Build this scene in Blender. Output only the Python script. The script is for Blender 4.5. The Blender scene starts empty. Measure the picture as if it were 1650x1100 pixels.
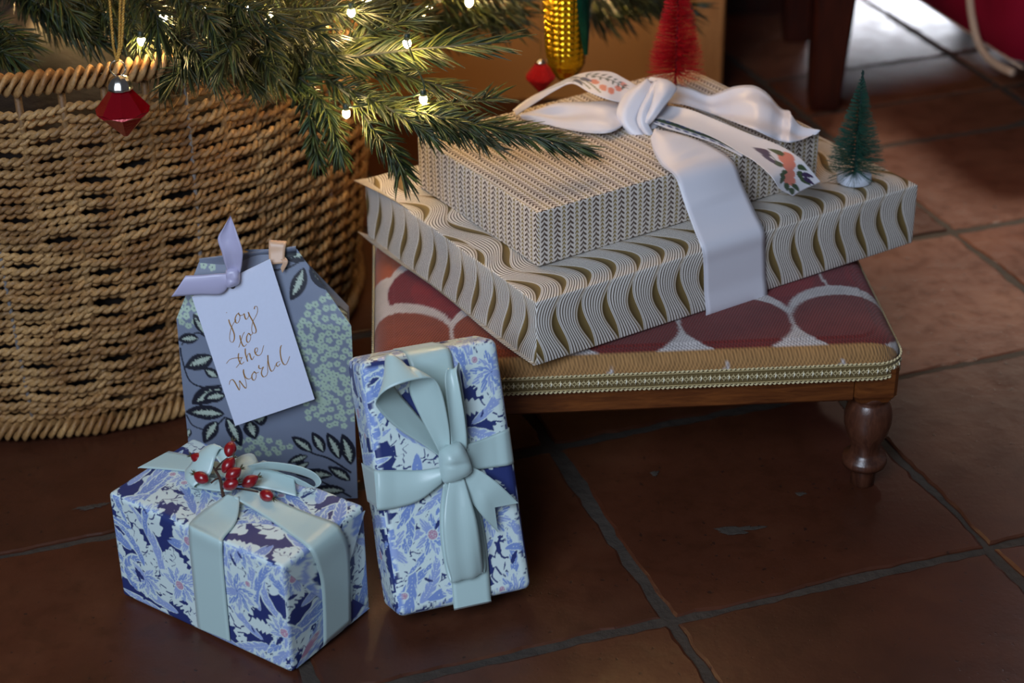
import bpy, math, random
import numpy as np
PI = math.pi
SC = bpy.context.scene
COL = SC.collection
# ------------------------------------------------------------------ camera, world, lights, exposure
F_PX, PITCH, ROLL, CAM_H = 2996.0, 0.51, -0.015, 1.0
_c, _s = math.cos(PITCH), math.sin(PITCH)
_ri = np.array([1, 0, 0.]); _fw = np.array([0, _c, -_s]); _up = np.array([0, _s, _c])
_cr, _sr = math.cos(ROLL), math.sin(ROLL)
CR = _cr * _ri + _sr * _up
CU = -_sr * _ri + _cr * _up
CF = _fw
CAM_O = np.array([0, 0, CAM_H])
import mathutils
cam_data = bpy.data.cameras.new('camera')
cam = bpy.data.objects.new('camera', cam_data); COL.objects.link(cam)
cam.matrix_world = mathutils.Matrix(((CR[0], CU[0], -CF[0], 0), (CR[1], CU[1], -CF[1], 0), (CR[2], CU[2], -CF[2], CAM_H), (0, 0, 0, 1)))
cam_data.sensor_width = 36.0
cam_data.lens = F_PX / 1650 * 36.0
cam_data.clip_start = 0.05
cam_data.dof.use_dof = True
cam_data.dof.focus_distance = 1.64
cam_data.dof.aperture_fstop = 5.0
SC.camera = cam

world = bpy.data.worlds.new('world'); SC.world = world; world.use_nodes = True
world.node_tree.nodes['Background'].inputs[0].default_value = (0.62, 0.66, 0.78, 1)
world.node_tree.nodes['Background'].inputs[1].default_value = 0.10

def area_light(name, loc, target, sx, sy, energy, color):
    d = bpy.data.lights.new(name, 'AREA'); d.shape = 'RECTANGLE'; d.size = sx; d.size_y = sy
    d.energy = energy; d.color = color
    o = bpy.data.objects.new(name, d); COL.objects.link(o); o.location = loc
    v = mathutils.Vector(target) - mathutils.Vector(loc)
    o.rotation_euler = v.to_track_quat('-Z', 'Y').to_euler()
    return o
def point_light(name, loc, energy, color, radius):
    d = bpy.data.lights.new(name, 'POINT'); d.energy = energy; d.color = color; d.shadow_soft_size = radius
    o = bpy.data.objects.new(name, d); COL.objects.link(o); o.location = loc
    return o
area_light('window_daylight_left', (-0.72, -0.52, 1.62), (0.0, 1.5, 0.1), 1.0, 1.3, 54, (0.70, 0.82, 1.0))
_d = bpy.data.lights.new('added_floor_spot', 'SPOT'); _d.energy = 320; _d.color = (1.0, 0.88, 0.72); _d.spot_size = math.radians(24); _d.spot_blend = 1.0; _d.shadow_soft_size = 0.16  # unseen spot added to brighten the floor at the right
_o = bpy.data.objects.new('added_floor_spot', _d); COL.objects.link(_o); _o.location = (1.05, 3.45, 2.5)
_o.rotation_euler = (mathutils.Vector((0.78, 2.12, 0.0)) - _o.location).to_track_quat('-Z', 'Y').to_euler()
area_light('window_daylight_far_right', (1.75, 5.4, 1.35), (0.5, 2.0, 0.0), 1.5, 1.6, 205, (0.86, 0.90, 1.0))
point_light('tree_lights_upper', (-0.16, 1.86, 0.86), 2.2, (1.0, 0.60, 0.24), 0.09)
point_light('tree_lights_upper_right', (0.10, 2.02, 0.74), 3.2, (1.0, 0.60, 0.24), 0.08)
point_light('tree_lights_lower', (-0.30, 1.62, 0.62), 0.8, (1.0, 0.60, 0.24), 0.05)
SC.view_settings.view_transform = 'Standard'
SC.view_settings.look = 'None'
SC.view_settings.gamma = 1.0
SC.view_settings.exposure = 0.0
SC.view_settings.use_curve_mapping = False

# ------------------------------------------------------------------ helpers
def at(px, py, z=None, Y=None):
    """world point seen at a measured spot of the photograph, on the level z or on the upright plane Y"""
    v = (px - 825) / F_PX * CR - (py - 550) / F_PX * CU + CF
    t = (z - CAM_H) / v[2] if z is not None else Y / v[1]
    return CAM_O + t * v
def at_plane(px, py, o, n, h=0.0):
    v = (px - 825) / F_PX * CR - (py - 550) / F_PX * CU + CF
    o2 = np.asarray(o) + np.asarray(n) * h
    t = np.dot(o2 - CAM_O, n) / np.dot(v, n)
    return CAM_O + t * v
def lin(r, g=None, b=None):
    if g is None: r, g, b = r
    def f(c):
        c = c / 255.0
        return c / 12.92 if c <= 0.04045 else ((c + 0.055) / 1.055) ** 2.4
    return (f(r), f(g), f(b))
def unit(v):
    v = np.asarray(v, float); return v / max(np.linalg.norm(v), 1e-12)

class MB:
    def __init__(s): s.v = []; s.f = []; s.c = []; s.n = 0; s.has_c = False
    def add(s, verts, faces, col=None):
        verts = np.asarray(verts, float).reshape(-1, 3)
        s.v.append(verts)
        if len(faces): s.f.extend([tuple(int(i) + s.n for i in f) for f in faces])
        if col is None: s.c.append(np.ones((len(verts), 3)))
        else:
            s.has_c = True
            col = np.asarray(col, float)
            s.c.append(np.broadcast_to(col, (len(verts), 3)))
        s.n += len(verts)
    def grid(s, P, col=None, close_u=False, close_v=False, flip=False):
        a, b = P.shape[:2]
        i = np.arange(a if close_u else a - 1); j = np.arange(b if close_v else b - 1)
        I, J = np.meshgrid(i, j, indexing='ij')
        I2, J2 = (I + 1) % a, (J + 1) % b
        q = np.stack([I * b + J, I2 * b + J, I2 * b + J2, I * b + J2], -1).reshape(-1, 4)
        if flip: q = q[:, ::-1]
        s.add(P.reshape(-1, 3), q.tolist(), None if col is None else np.asarray(col).reshape(-1, 3) if np.ndim(col) > 1 else col)
    def tube(s, pts, r, k=6, col=None, cap=True):
        pts = np.asarray(pts, float); n = len(pts)
        r = np.broadcast_to(np.asarray(r, float), (n,))
        d = np.gradient(pts, axis=0); d /= np.maximum(np.linalg.norm(d, axis=1, keepdims=True), 1e-12)
        ref = np.array([0, 0, 1.]) if abs(d[0][2]) < .9 else np.array([1., 0, 0])
        a = unit(np.cross(d[0], ref)); A = [a]
        for i in range(1, n):
            a = A[-1] - d[i] * np.dot(A[-1], d[i]); A.append(unit(a))
        A = np.array(A); B = np.cross(d, A)
        th = np.arange(k) * 2 * PI / k
        P = pts[:, None] + r[:, None, None] * (np.cos(th)[None, :, None] * A[:, None] + np.sin(th)[None, :, None] * B[:, None])
        base = s.n
        s.grid(P, col, close_v=True)
        if cap:
            s.f.append(tuple(base + i for i in range(k - 1, -1, -1)) if False else tuple(base + i for i in range(k)))
            s.f.append(tuple(base + (n - 1) * k + i for i in range(k - 1, -1, -1)))
    def lathe(s, prof, o=(0, 0, 0), k=32, col=None, cap=True):
        prof = np.asarray(prof, float); th = np.arange(k) * 2 * PI / k
        P = np.stack([prof[:, 0, None] * np.cos(th), prof[:, 0, None] * np.sin(th), np.repeat(prof[:, 1, None], k, 1)], -1) + np.asarray(o, float)
        base = s.n; s.grid(P, col, close_v=True, flip=True)
        if cap:
            n = len(prof)
            s.f.append(tuple(base + i for i in range(k - 1, -1, -1))); s.f.append(tuple(base + (n - 1) * k + i for i in range(k)))
    def mesh(s, name):
        V = np.concatenate(s.v); me = bpy.data.meshes.new(name)
        me.from_pydata(V.tolist(), [], s.f); 
        if s.has_c:
            at_ = me.attributes.new('Col', 'FLOAT_COLOR', 'POINT')
            c = np.ones((len(V), 4), np.float32); c[:, :3] = np.concatenate(s.c)
            at_.data.foreach_set('color', c.ravel())
        return me
    def build(s, name, mat, parent=None, smooth=True, attrs=None):
        me = s.mesh(name)
        if attrs:
            for k, (t, arr) in attrs.items():
                a_ = me.attributes.new(k, t, 'POINT')
                arr = np.asarray(arr, np.float32)
                if t == 'FLOAT': a_.data.foreach_set('value', arr.ravel())
                else: a_.data.foreach_set('vector', arr.ravel())
        me.polygons.foreach_set('use_smooth', np.full(len(me.polygons), bool(smooth)))
        me.update()
        if mat: me.materials.append(mat)
        o = bpy.data.objects.new(name, me); COL.objects.link(o)
        if parent: attach(o, parent)
        return o
def attach(o, parent):
    """meshes are written in world coordinates: shift them to the frame of their thing"""
    o.parent = parent
    p = parent; T = mathutils.Matrix.Identity(4)
    while p is not None:
        T = mathutils.Matrix.LocRotScale(p.location, p.rotation_euler, p.scale) @ T; p = p.parent
    if T != mathutils.Matrix.Identity(4): o.data.transform(T.inverted())
def thing(name, label, cat, loc=(0, 0, 0), group=None):
    o = bpy.data.objects.new(name, None); COL.objects.link(o); o.location = tuple(float(q) for q in loc)
    o.empty_display_size = 0.02
    o['label'] = label; o['category'] = cat
    if group: o['group'] = group
    return o
def spline(P, n, closed=False):
    P = np.asarray(P, float); m = len(P)
    if closed: Q = np.concatenate([P[-1:], P, P[:2]]); seg = m
    else: Q = np.concatenate([[2 * P[0] - P[1]], P, [2 * P[-1] - P[-2]]]); seg = m - 1
    t = np.linspace(0, seg, n, endpoint=not closed); i = np.minimum(t.astype(int), seg - 1); u = (t - i)[:, None]
    a, b, c, d = Q[i], Q[i + 1], Q[i + 2], Q[i + 3]
    return 0.5 * (2 * b + (c - a) * u + (2 * a - 5 * b + 4 * c - d) * u ** 2 + (3 * b - a - 3 * c + d) * u ** 3)

# ------------------------------------------------------------------ materials
def new_mat(name):
    m = bpy.data.materials.new(name); m.use_nodes = True
    nt = m.node_tree; return m, nt, nt.nodes['Principled BSDF']
def nd(nt, t, **kw):
    n = nt.nodes.new(t)
    for k, v in kw.items():
        if k.startswith('i_'): n.inputs[k[2:].replace('_', ' ')].default_value = v
        else: setattr(n, k, v)
    return n
def mth(nt, op, a, b=None, clamp=False):
    n = nt.nodes.new('ShaderNodeMath'); n.operation = op; n.use_clamp = clamp
    for k, q in enumerate((a, b)):
        if q is None: continue
        if isinstance(q, (int, float)): n.inputs[k].default_value = q
        else: nt.links.new(q, n.inputs[k])
    return n.outputs[0]
def mixc(nt, f, a, b):
    n = nt.nodes.new('ShaderNodeMix'); n.data_type = 'RGBA'
    for key, q in ((0, f), (6, a), (7, b)):
        if isinstance(q, (int, float)): n.inputs[key].default_value = q
        elif isinstance(q, tuple): n.inputs[key].default_value = (*q[:3], 1)
        else: nt.links.new(q, n.inputs[key])
    return n.outputs[2]
def ramp(nt, f, stops):
    n = nt.nodes.new('ShaderNodeValToRGB'); e = n.color_ramp.elements
    while len(e) < len(stops): e.new(0.5)
    for k, (p, c) in enumerate(stops): e[k].position = p; e[k].color = (*c[:3], 1) if isinstance(c, tuple) else (c, c, c, 1)
    nt.links.new(f, n.inputs[0]); return n.outputs[0]
def noise(nt, scale, detail=3, rough=.5, vec=None, dist=0.0):
    n = nt.nodes.new('ShaderNodeTexNoise'); n.inputs['Scale'].default_value = scale; n.inputs['Detail'].default_value = detail
    n.inputs['Roughness'].default_value = rough; n.inputs['Distortion'].default_value = dist
    if vec is not None: nt.links.new(vec, n.inputs['Vector'])
    else:
        tc = nt.nodes.new('ShaderNodeTexCoord'); nt.links.new(tc.outputs['Object'], n.inputs['Vector'])
    return n.outputs[0]
def bump(nt, b, h, strength=.3, dist=.001):
    n = nt.nodes.new('ShaderNodeBump'); n.inputs['Strength'].default_value = strength; n.inputs['Distance'].default_value = dist
    nt.links.new(h, n.inputs['Height']); nt.links.new(n.outputs[0], b.inputs['Normal'])
def plain(name, col, rough=.5, metal=0.0, var=.15, scale=60, bmp=.15, bdist=.0006, spec=.5, coat=0.0, sheen=0.0, trans=0.0, emit=None):
    m, nt, b = new_mat(name)
    f = noise(nt, scale)
    dk = tuple(c * (1 - var) for c in col); lt = tuple(min(1, c * (1 + var)) for c in col)
    nt.links.new(mixc(nt, f, dk, lt), b.inputs['Base Color'])
    b.inputs['Roughness'].default_value = rough; b.inputs['Metallic'].default_value = metal
    b.inputs['Specular IOR Level'].default_value = spec
    b.inputs['Coat Weight'].default_value = coat; b.inputs['Sheen Weight'].default_value = sheen
    b.inputs['Transmission Weight'].default_value = trans
    if emit: b.inputs['Emission Color'].default_value = (*emit[0], 1); b.inputs['Emission Strength'].default_value = emit[1]
    if bmp: bump(nt, b, noise(nt, scale * 2, 4), bmp, bdist)
    return m
def painted(name, rough=.5, spec=.4, bscale=900, bstr=.1, bdist=.0002, sheen=0.0, coat=0.0, metal=0.0):
    m, nt, b = new_mat(name)
    a = nd(nt, 'ShaderNodeAttribute', attribute_name='Col')
    nt.links.new(a.outputs['Color'], b.inputs['Base Color'])
    b.inputs['Roughness'].default_value = rough; b.inputs['Specular IOR Level'].default_value = spec
    b.inputs['Sheen Weight'].default_value = sheen; b.inputs['Coat Weight'].default_value = coat; b.inputs['Metallic'].default_value = metal
    if bstr: bump(nt, b, noise(nt, bscale, 2), bstr, bdist)
    return m
def satin(name, col, rough=.34):
    m, nt, b = new_mat(name)
    at_ = nd(nt, 'ShaderNodeAttribute', attribute_name='across')
    e = mth(nt, 'ABSOLUTE', mth(nt, 'SUBTRACT', at_.outputs['Fac'], .5))
    edge = mth(nt, 'GREATER_THAN', e, .465)
    dk = tuple(c * .72 for c in col)
    nt.links.new(mixc(nt, mth(nt, 'MULTIPLY', edge, .6), col, dk), b.inputs['Base Color'])
    b.inputs['Roughness'].default_value = rough; b.inputs['Sheen Weight'].default_value = .25
    b.inputs['Sheen Roughness'].default_value = .4; b.inputs['Specular IOR Level'].default_value = .5
    b.inputs['Anisotropic'].default_value = .4
    bump(nt, b, noise(nt, 1600, 2), .08, .0002)
    return m
def wood(name, c1, c2, rough=.4, scale=(6, 60, 60), coat=.15):
    m, nt, b = new_mat(name)
    tc = nd(nt, 'ShaderNodeTexCoord'); mp = nd(nt, 'ShaderNodeMapping'); mp.inputs['Scale'].default_value = scale
    nt.links.new(tc.outputs['Object'], mp.inputs['Vector'])
    f = noise(nt, 3.0, 6, .6, mp.outputs[0], .6); g = noise(nt, 14, 3, .5, mp.outputs[0])
    c = ramp(nt, f, [(.3, c1), (.7, c2)])
    c = mixc(nt, mth(nt, 'MULTIPLY', g, .35), c, tuple(q * .4 for q in c1))
    nt.links.new(c, b.inputs['Base Color']); b.inputs['Roughness'].default_value = rough; b.inputs['Coat Weight'].default_value = coat
    b.inputs['Coat Roughness'].default_value = .25
    bump(nt, b, g, .25, .0008)
    return m

def tile_material():
    m, nt, b = new_mat('terracotta_tile')
    tc = nd(nt, 'ShaderNodeTexCoord'); oi = nd(nt, 'ShaderNodeObjectInfo')
    n1 = noise(nt, 5, 5, .6); n2 = noise(nt, 34, 4, .65); n3 = noise(nt, 150, 3)
    base = ramp(nt, n1, [(.3, lin(56, 29, 17)), (.52, lin(74, 40, 25)), (.72, lin(92, 57, 38))])
    base = mixc(nt, mth(nt, 'MULTIPLY', oi.outputs['Random'], .45), base, lin(64, 33, 21))
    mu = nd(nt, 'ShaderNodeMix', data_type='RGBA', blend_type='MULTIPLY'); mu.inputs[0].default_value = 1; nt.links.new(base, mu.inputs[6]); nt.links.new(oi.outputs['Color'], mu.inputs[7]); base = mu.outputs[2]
    dark = ramp(nt, n2, [(.35, 1.0), (.5, 0.0)])
    base = mixc(nt, mth(nt, 'MULTIPLY', dark, .3), base, lin(50, 28, 17))
    sp = ramp(nt, n3, [(.28, 1.0), (.33, 0.0)])
    base = mixc(nt, mth(nt, 'MULTIPLY', sp, .75), base, lin(34, 22, 18))
    nt.links.new(base, b.inputs['Base Color'])
    nt.links.new(ramp(nt, n2, [(.2, .30), (.8, .48)]), b.inputs['Roughness'])
    b.inputs['Specular IOR Level'].default_value = .42
    bump(nt, b, mth(nt, 'ADD', n2, mth(nt, 'MULTIPLY', sp, -.5)), .22, .003)
    return m
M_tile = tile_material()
M_mortar = plain('mortar', lin(56, 47, 39), .9, var=.35, scale=45, bmp=.8, bdist=.004)
M_wall = plain('ochre_plaster', lin(190, 130, 66), .8, var=.18, scale=5, bmp=.2, bdist=.002)
M_board = wood('pale_wall_board', lin(172, 116, 66), lin(196, 140, 84), .5, (40, 40, 5))
M_darkwood = wood('dark_mahogany', lin(40, 14, 9), lin(70, 27, 15), .32, (40, 40, 5))
M_stoolwood = wood('waxed_walnut', lin(74, 36, 16), lin(128, 72, 32), .3, (6, 50, 60))
M_legwood = wood('turned_walnut', lin(58, 30, 20), lin(98, 58, 40), .3, (50, 50, 8), .3)

# ------------------------------------------------------------------ print painting (flat printed pattern held as colours of a fine mesh)
class Canvas:
    """colour print over a rectangle (metres), sampled into mesh colours"""
    def __init__(s, x0, y0, x1, y1, res, bg, wrap=False):
        s.x0, s.y0, s.res, s.wrap = x0, y0, res, wrap
        s.w = int(round((x1 - x0) / res)); s.h = int(round((y1 - y0) / res))
        s.px = np.empty((s.h, s.w, 3)); s.px[:] = bg
    def _poly(s, P, col):
        x = (P[:, 0] - s.x0) / s.res; y = (P[:, 1] - s.y0) / s.res
        a, b = int(np.floor(x.min())), int(np.ceil(x.max())) + 1
        c, d = int(np.floor(y.min())), int(np.ceil(y.max())) + 1
        if not s.wrap:
            a, c = max(a, 0), max(c, 0); b, d = min(b, s.w), min(d, s.h)
        if b <= a or d <= c: return
        gx = np.arange(a, b) + .5; gy = np.arange(c, d) + .5
        ins = np.zeros((d - c, b - a), bool)
        x2, y2 = np.roll(x, -1), np.roll(y, -1)
        for i in range(len(x)):
            if y[i] == y2[i]: continue
            rows = (gy > min(y[i], y2[i])) & (gy <= max(y[i], y2[i]))
            if not rows.any(): continue
            xi = x[i] + (gy[rows] - y[i]) / (y2[i] - y[i]) * (x2[i] - x[i])
            ins[rows] ^= gx[None, :] < xi[:, None]
        if s.wrap:
            r, q = np.nonzero(ins); s.px[(r + c) % s.h, (q + a) % s.w] = col
        else: s.px[c:d, a:b][ins] = col
    def poly(s, P, col): s._poly(np.asarray(P, float), col)
    def disc(s, x, y, r, col, k=14, ry=None):
        t = np.arange(k) * 2 * PI / k; s._poly(np.stack([x + r * np.cos(t), y + (ry or r) * np.sin(t)], 1), col)
    def stroke(s, P, w, col):
        P = np.asarray(P, float); w = np.broadcast_to(np.asarray(w, float), (len(P),))
        d = np.gradient(P, axis=0); d /= np.maximum(np.linalg.norm(d, axis=1, keepdims=True), 1e-12)
        n = np.stack([-d[:, 1], d[:, 0]], 1) * w[:, None] / 2
        s._poly(np.concatenate([P + n, (P - n)[::-1]]), col)
    def sample(s, x, y):
        u = (np.asarray(x) - s.x0) / s.res - .5; v = (np.asarray(y) - s.y0) / s.res - .5
        i, j = np.floor(u).astype(int), np.floor(v).astype(int); fu, fv = (u - i)[..., None], (v - j)[..., None]
        def g(a, b):
            if s.wrap: return s.px[b % s.h, a % s.w]
            return s.px[np.clip(b, 0, s.h - 1), np.clip(a, 0, s.w - 1)]
        return (g(i, j) * (1 - fu) + g(i + 1, j) * fu) * (1 - fv) + (g(i, j + 1) * (1 - fu) + g(i + 1, j + 1) * fu) * fv
def frond(p, ang, L, W, bend, n=18, tip=.6):
    """outline of a curved leaf: returns left, right, mid lines"""
    t = np.linspace(0, 1, n); a = ang + bend * (t - .0)
    dx, dy = np.cos(a), np.sin(a)
    mid = np.stack([p[0] + np.cumsum(dx) * L / n, p[1] + np.cumsum(dy) * L / n], 1)
    w = W * np.sin(PI * t ** tip) ** .8
    nn = np.stack([-dy, dx], 1) * w[:, None] / 2
    return mid + nn, mid - nn, mid, t
def jag(P, amp, rng, every=2):
    Q = P.copy(); d = np.gradient(P, axis=0); n = np.stack([-d[:, 1], d[:, 0]], 1); n /= np.maximum(np.linalg.norm(n, axis=1, keepdims=True), 1e-12)
    s = np.where(np.arange(len(P)) % (2 * every) < every, 1, -1) * amp * rng.uniform(.3, 1, len(P))
    return Q + n * s[:, None]
def lobed(p, ang, L, W, bend, lobes, amp, n=44, ph=0.0):
    t = np.linspace(0, 1, n); a = ang + bend * t
    mid = np.stack([p[0] + np.cumsum(np.cos(a)) * L / n, p[1] + np.cumsum(np.sin(a)) * L / n], 1)
    q = np.mod(t * lobes + ph, 1.0); tooth = np.where(q < .75, q / .75, (1 - q) / .25)
    w = W * np.sin(PI * np.clip(t, 0, 1) ** .75) ** .7 * (1 - amp + amp * tooth)
    nn = np.stack([-np.sin(a), np.cos(a)], 1) * w[:, None] / 2
    return np.concatenate([mid + nn, (mid - nn)[::-1]]), mid
def floral_canvas(seed):
    rng = np.random.default_rng(seed)
    navy, cream, blue, lav, pink = lin(42, 54, 108), lin(206, 222, 220), lin(122, 146, 200), lin(146, 164, 208), lin(178, 136, 160)
    S = .24
    C = Canvas(0, 0, S, S, .0004, navy, wrap=True)
    def flow(x, y): return 1.2 * math.sin(2 * PI * x / S + 1.0) + 1.3 * math.cos(2 * PI * y / S) + .6 * math.sin(4 * PI * (x + y) / S)
    def cell(k, n, j=.5):
        m = int(math.ceil(math.sqrt(n))); return ((k % m + .5 + rng.uniform(-j, j)) * S / m, (k // m + .5 + rng.uniform(-j, j)) * S / m)
    for k in range(175):
        x, y = cell(k, 175); a = flow(x, y) + rng.normal(0, .7)
        L = rng.uniform(.026, .048)
        P, m = lobed((x, y), a, L, L * rng.uniform(.45, .62), rng.normal(0, .7), rng.integers(4, 7), .45, 44, rng.random())
        Pn, mn = P, m; c0_ = P.mean(0); C.poly(c0_ + (P - c0_) * 1.09, navy); C.poly(P, cream)
        if rng.random() < .6:
            for q in (12, 20, 28, 36):
                e = P[q if rng.random() < .5 else 87 - q]; e = m[q] + (e - m[q]) * .7
                C.stroke(np.array([m[q], (m[q] + e) / 2 + .0004, e]), [.0004, .0015, .0003], navy)
    def blue_frond(x, y, a, L, W, bend, col):
        P, m = lobed((x, y), a, L * 1.03, W + .0024, bend, 5, .12); C.poly(P, cream)
        P, m = lobed((x, y), a, L, W, bend, 5, .15); C.poly(P, col)
        for q in range(6, 42, 2): C.disc(*m[q], .0005, cream, 6)
        for q in (14, 20, 26, 32, 38):
            for e in (P[q], P[87 - q]): C.stroke(np.array([e + (e - m[q]) * .15, e * .45 + m[max(q - 9, 0)] * .55]), [.0014, .0002], cream)
    for k in range(64):
        x, y = cell(k, 64, .6); a = flow(x, y) + rng.normal(0, .3)
        blue_frond(x, y, a, rng.uniform(.045, .085), rng.uniform(.0075, .0125), rng.normal(0, .9), blue if rng.random() < .6 else lav)
    for k in range(16):
        x, y = cell(k, 16, .35); a0 = rng.uniform(0, 6.28); R = rng.uniform(.015, .022)
        npet = 9
        for q in range(npet):
            a = a0 + q * 2 * PI / npet * .85
            P, m = lobed((x, y), a, R * 1.15, R * .66, rng.normal(0, .2), 4, .35); C.poly(P, cream)
            P, m = lobed((x, y), a, R * .93, R * .44, 0, 3, .25); C.poly(P, blue if q % 2 else lav)
            for g in (-.3, -.1, .1, .3):
                C.stroke(np.array([(x + R * 1.0 * math.cos(a + g * .7), y + R * 1.0 * math.sin(a + g * .7)), (x + R * .45 * math.cos(a + g), y + R * .45 * math.sin(a + g))]), [.0010, .0002], cream)
        if k % 2 == 0:
            C.disc(x, y, .0052, cream, 16); C.disc(x, y, .0043, pink, 16)
            for q in range(12):
                b = q * 2.4; rr = .0011 * math.sqrt(q)
                C.disc(x + rr * math.cos(b), y + rr * math.sin(b), .00042, cream, 6)
    for k in range(55):
        x, y = cell(k, 55); a = flow(x, y) + rng.normal(0, .5); L = rng.uniform(.006, .016)
        P, m = lobed((x, y), a, L, L * rng.uniform(.22, .42), rng.normal(0, .8), 3, .35, 30); C.poly(P, navy)
    for k in range(9):
        x, y = cell(k, 9)
        C.disc(x, y, .0040, cream, 14); C.disc(x, y, .0027, pink, 12)
        for q in range(7): C.disc(x + .0016 * math.cos(q * .9), y + .0016 * math.sin(q * .9), .0004, cream, 6)
    return C

# ------------------------------------------------------------------ rounded, slightly puffed boxes (wrapped parcels)
def axis_lines(L, r, step):
    a = r * (1 - np.cos(np.linspace(0, PI / 2, 5)))
    n = max(2, int((L - 2 * r) / step))
    return np.concatenate([a[:-1], np.linspace(r, L - r, n + 1), (L - a)[::-1][1:]])
def parcel(O, e1, e2, e3, L, W, H, r, step_fn, puff=.0, wr=0.0, seed=0):
    """yields (face name, points, s, t) for a rounded box with corner O and axes e1 (L), e2 (W), e3 (H)"""
    O, e1, e2, e3 = map(lambda q: np.asarray(q, float), (O, e1, e2, e3))
    dims = np.array([L, W, H]); E = np.stack([e1, e2, e3])
    rng = np.random.default_rng(seed); ph = rng.uniform(0, 6, 12)
    out = {}
    for name, ax, side in (('front', 1, 0), ('back', 1, 1), ('left', 0, 0), ('right', 0, 1), ('bottom', 2, 0), ('top', 2, 1)):
        u_ax, v_ax = [k for k in range(3) if k != ax]
        su = axis_lines(dims[u_ax], r, step_fn(name)); sv = axis_lines(dims[v_ax], r, step_fn(name))
        U, V = np.meshgrid(su, sv, indexing='ij')
        P = np.zeros(U.shape + (3,)); P[..., u_ax] = U; P[..., v_ax] = V; P[..., ax] = dims[ax] * side
        C = np.clip(P, r, dims - r); D = P - C
        D /= np.maximum(np.linalg.norm(D, axis=-1, keepdims=True), 1e-9)
        Q = C + D * r
        a, b = U / dims[u_ax] * 2 - 1, V / dims[v_ax] * 2 - 1
        pf = puff * (1 - a ** 2) * (1 - b ** 2)
        if wr:
            env = np.clip((1 - a ** 2) * (1 - b ** 2) * 4, 0, 1)
            pf = pf + wr * env * (np.sin(U * 55 + V * 23 + ph[0]) * .5 + np.sin(V * 71 - U * 30 + ph[1]) * .35 + np.sin(U * 130 + V * 90 + ph[2]) * .2)
        if name != 'bottom': Q[..., ax] += pf * (1 if side else -1)
        out[name] = (O + Q @ E, U, V, (name in ('front', 'right', 'bottom')))
    return out
FLIP = {'front': False, 'back': True, 'left': True, 'right': False, 'bottom': True, 'top': False}

def strip(A, B, n=36, m=8, thick=.00045, bulge=0.0, raw=False):
    """ribbon between the two edge curves A and B"""
    a = np.asarray(A, float) if raw else spline(A, n); b = np.asarray(B, float) if raw else spline(B, n)
    u = np.linspace(0, 1, m + 1)
    P = a[:, None] * (1 - u)[None, :, None] + b[:, None] * u[None, :, None]
    du = np.gradient(P, axis=0); dv = np.gradient(P, axis=1); N = np.cross(du, dv)
    N /= np.maximum(np.linalg.norm(N, axis=-1, keepdims=True), 1e-12)
    if bulge:
        bl = np.broadcast_to(np.asarray(bulge, float), (len(P),))
        P = P + N * bl[:, None, None] * np.sin(PI * u)[None, :, None]
    return P, N, u
def ribbon(name, mat, parent, A, B, n=36, m=8, thick=.0005, bulge=0.0, paint=None, wob=0.0, seed=0):
    P, N, u = strip(A, B, n, m, thick, bulge)
    if wob:
        i = np.linspace(0, 1, len(P)); r_ = np.random.default_rng(seed); q = r_.uniform(0, 6, 4)
        w = np.sin(i * 9 + q[0])[:, None] * np.sin(u * 5 + q[1])[None] + .6 * np.sin(u * 11 + i[:, None] * 4 + q[2])
        P = P + N * (wob * w * np.sin(PI * i)[:, None])[..., None]
    mb = MB()
    k = P.shape[0] * P.shape[1]
    c1 = None
    if paint is not None: c1 = paint(np.linspace(0, 1, P.shape[0])[:, None] + 0 * u[None], u[None] + 0 * np.linspace(0, 1, P.shape[0])[:, None])
    mb.grid(P, None if c1 is None else c1.reshape(-1, 3)); mb.grid(P - N * thick, None if c1 is None else c1.reshape(-1, 3), flip=True)
    a, b = P.shape[:2]
    fs = []
    for i in range(a - 1):
        fs.append((i * b, k + i * b, k + (i + 1) * b, (i + 1) * b)); e = b - 1
        fs.append((i * b + e, (i + 1) * b + e, k + (i + 1) * b + e, k + i * b + e))
    for j in range(b - 1):
        fs.append((j, j + 1, k + j + 1, k + j)); e = (a - 1) * b
        fs.append((e + j, k + e + j, k + e + j + 1, e + j + 1))
    mb.f.extend(fs)
    ac = np.tile(np.broadcast_to(u, (a, b)).ravel(), 2)
    return mb.build(name, mat, parent, True, {'across': ('FLOAT', ac)})
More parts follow.
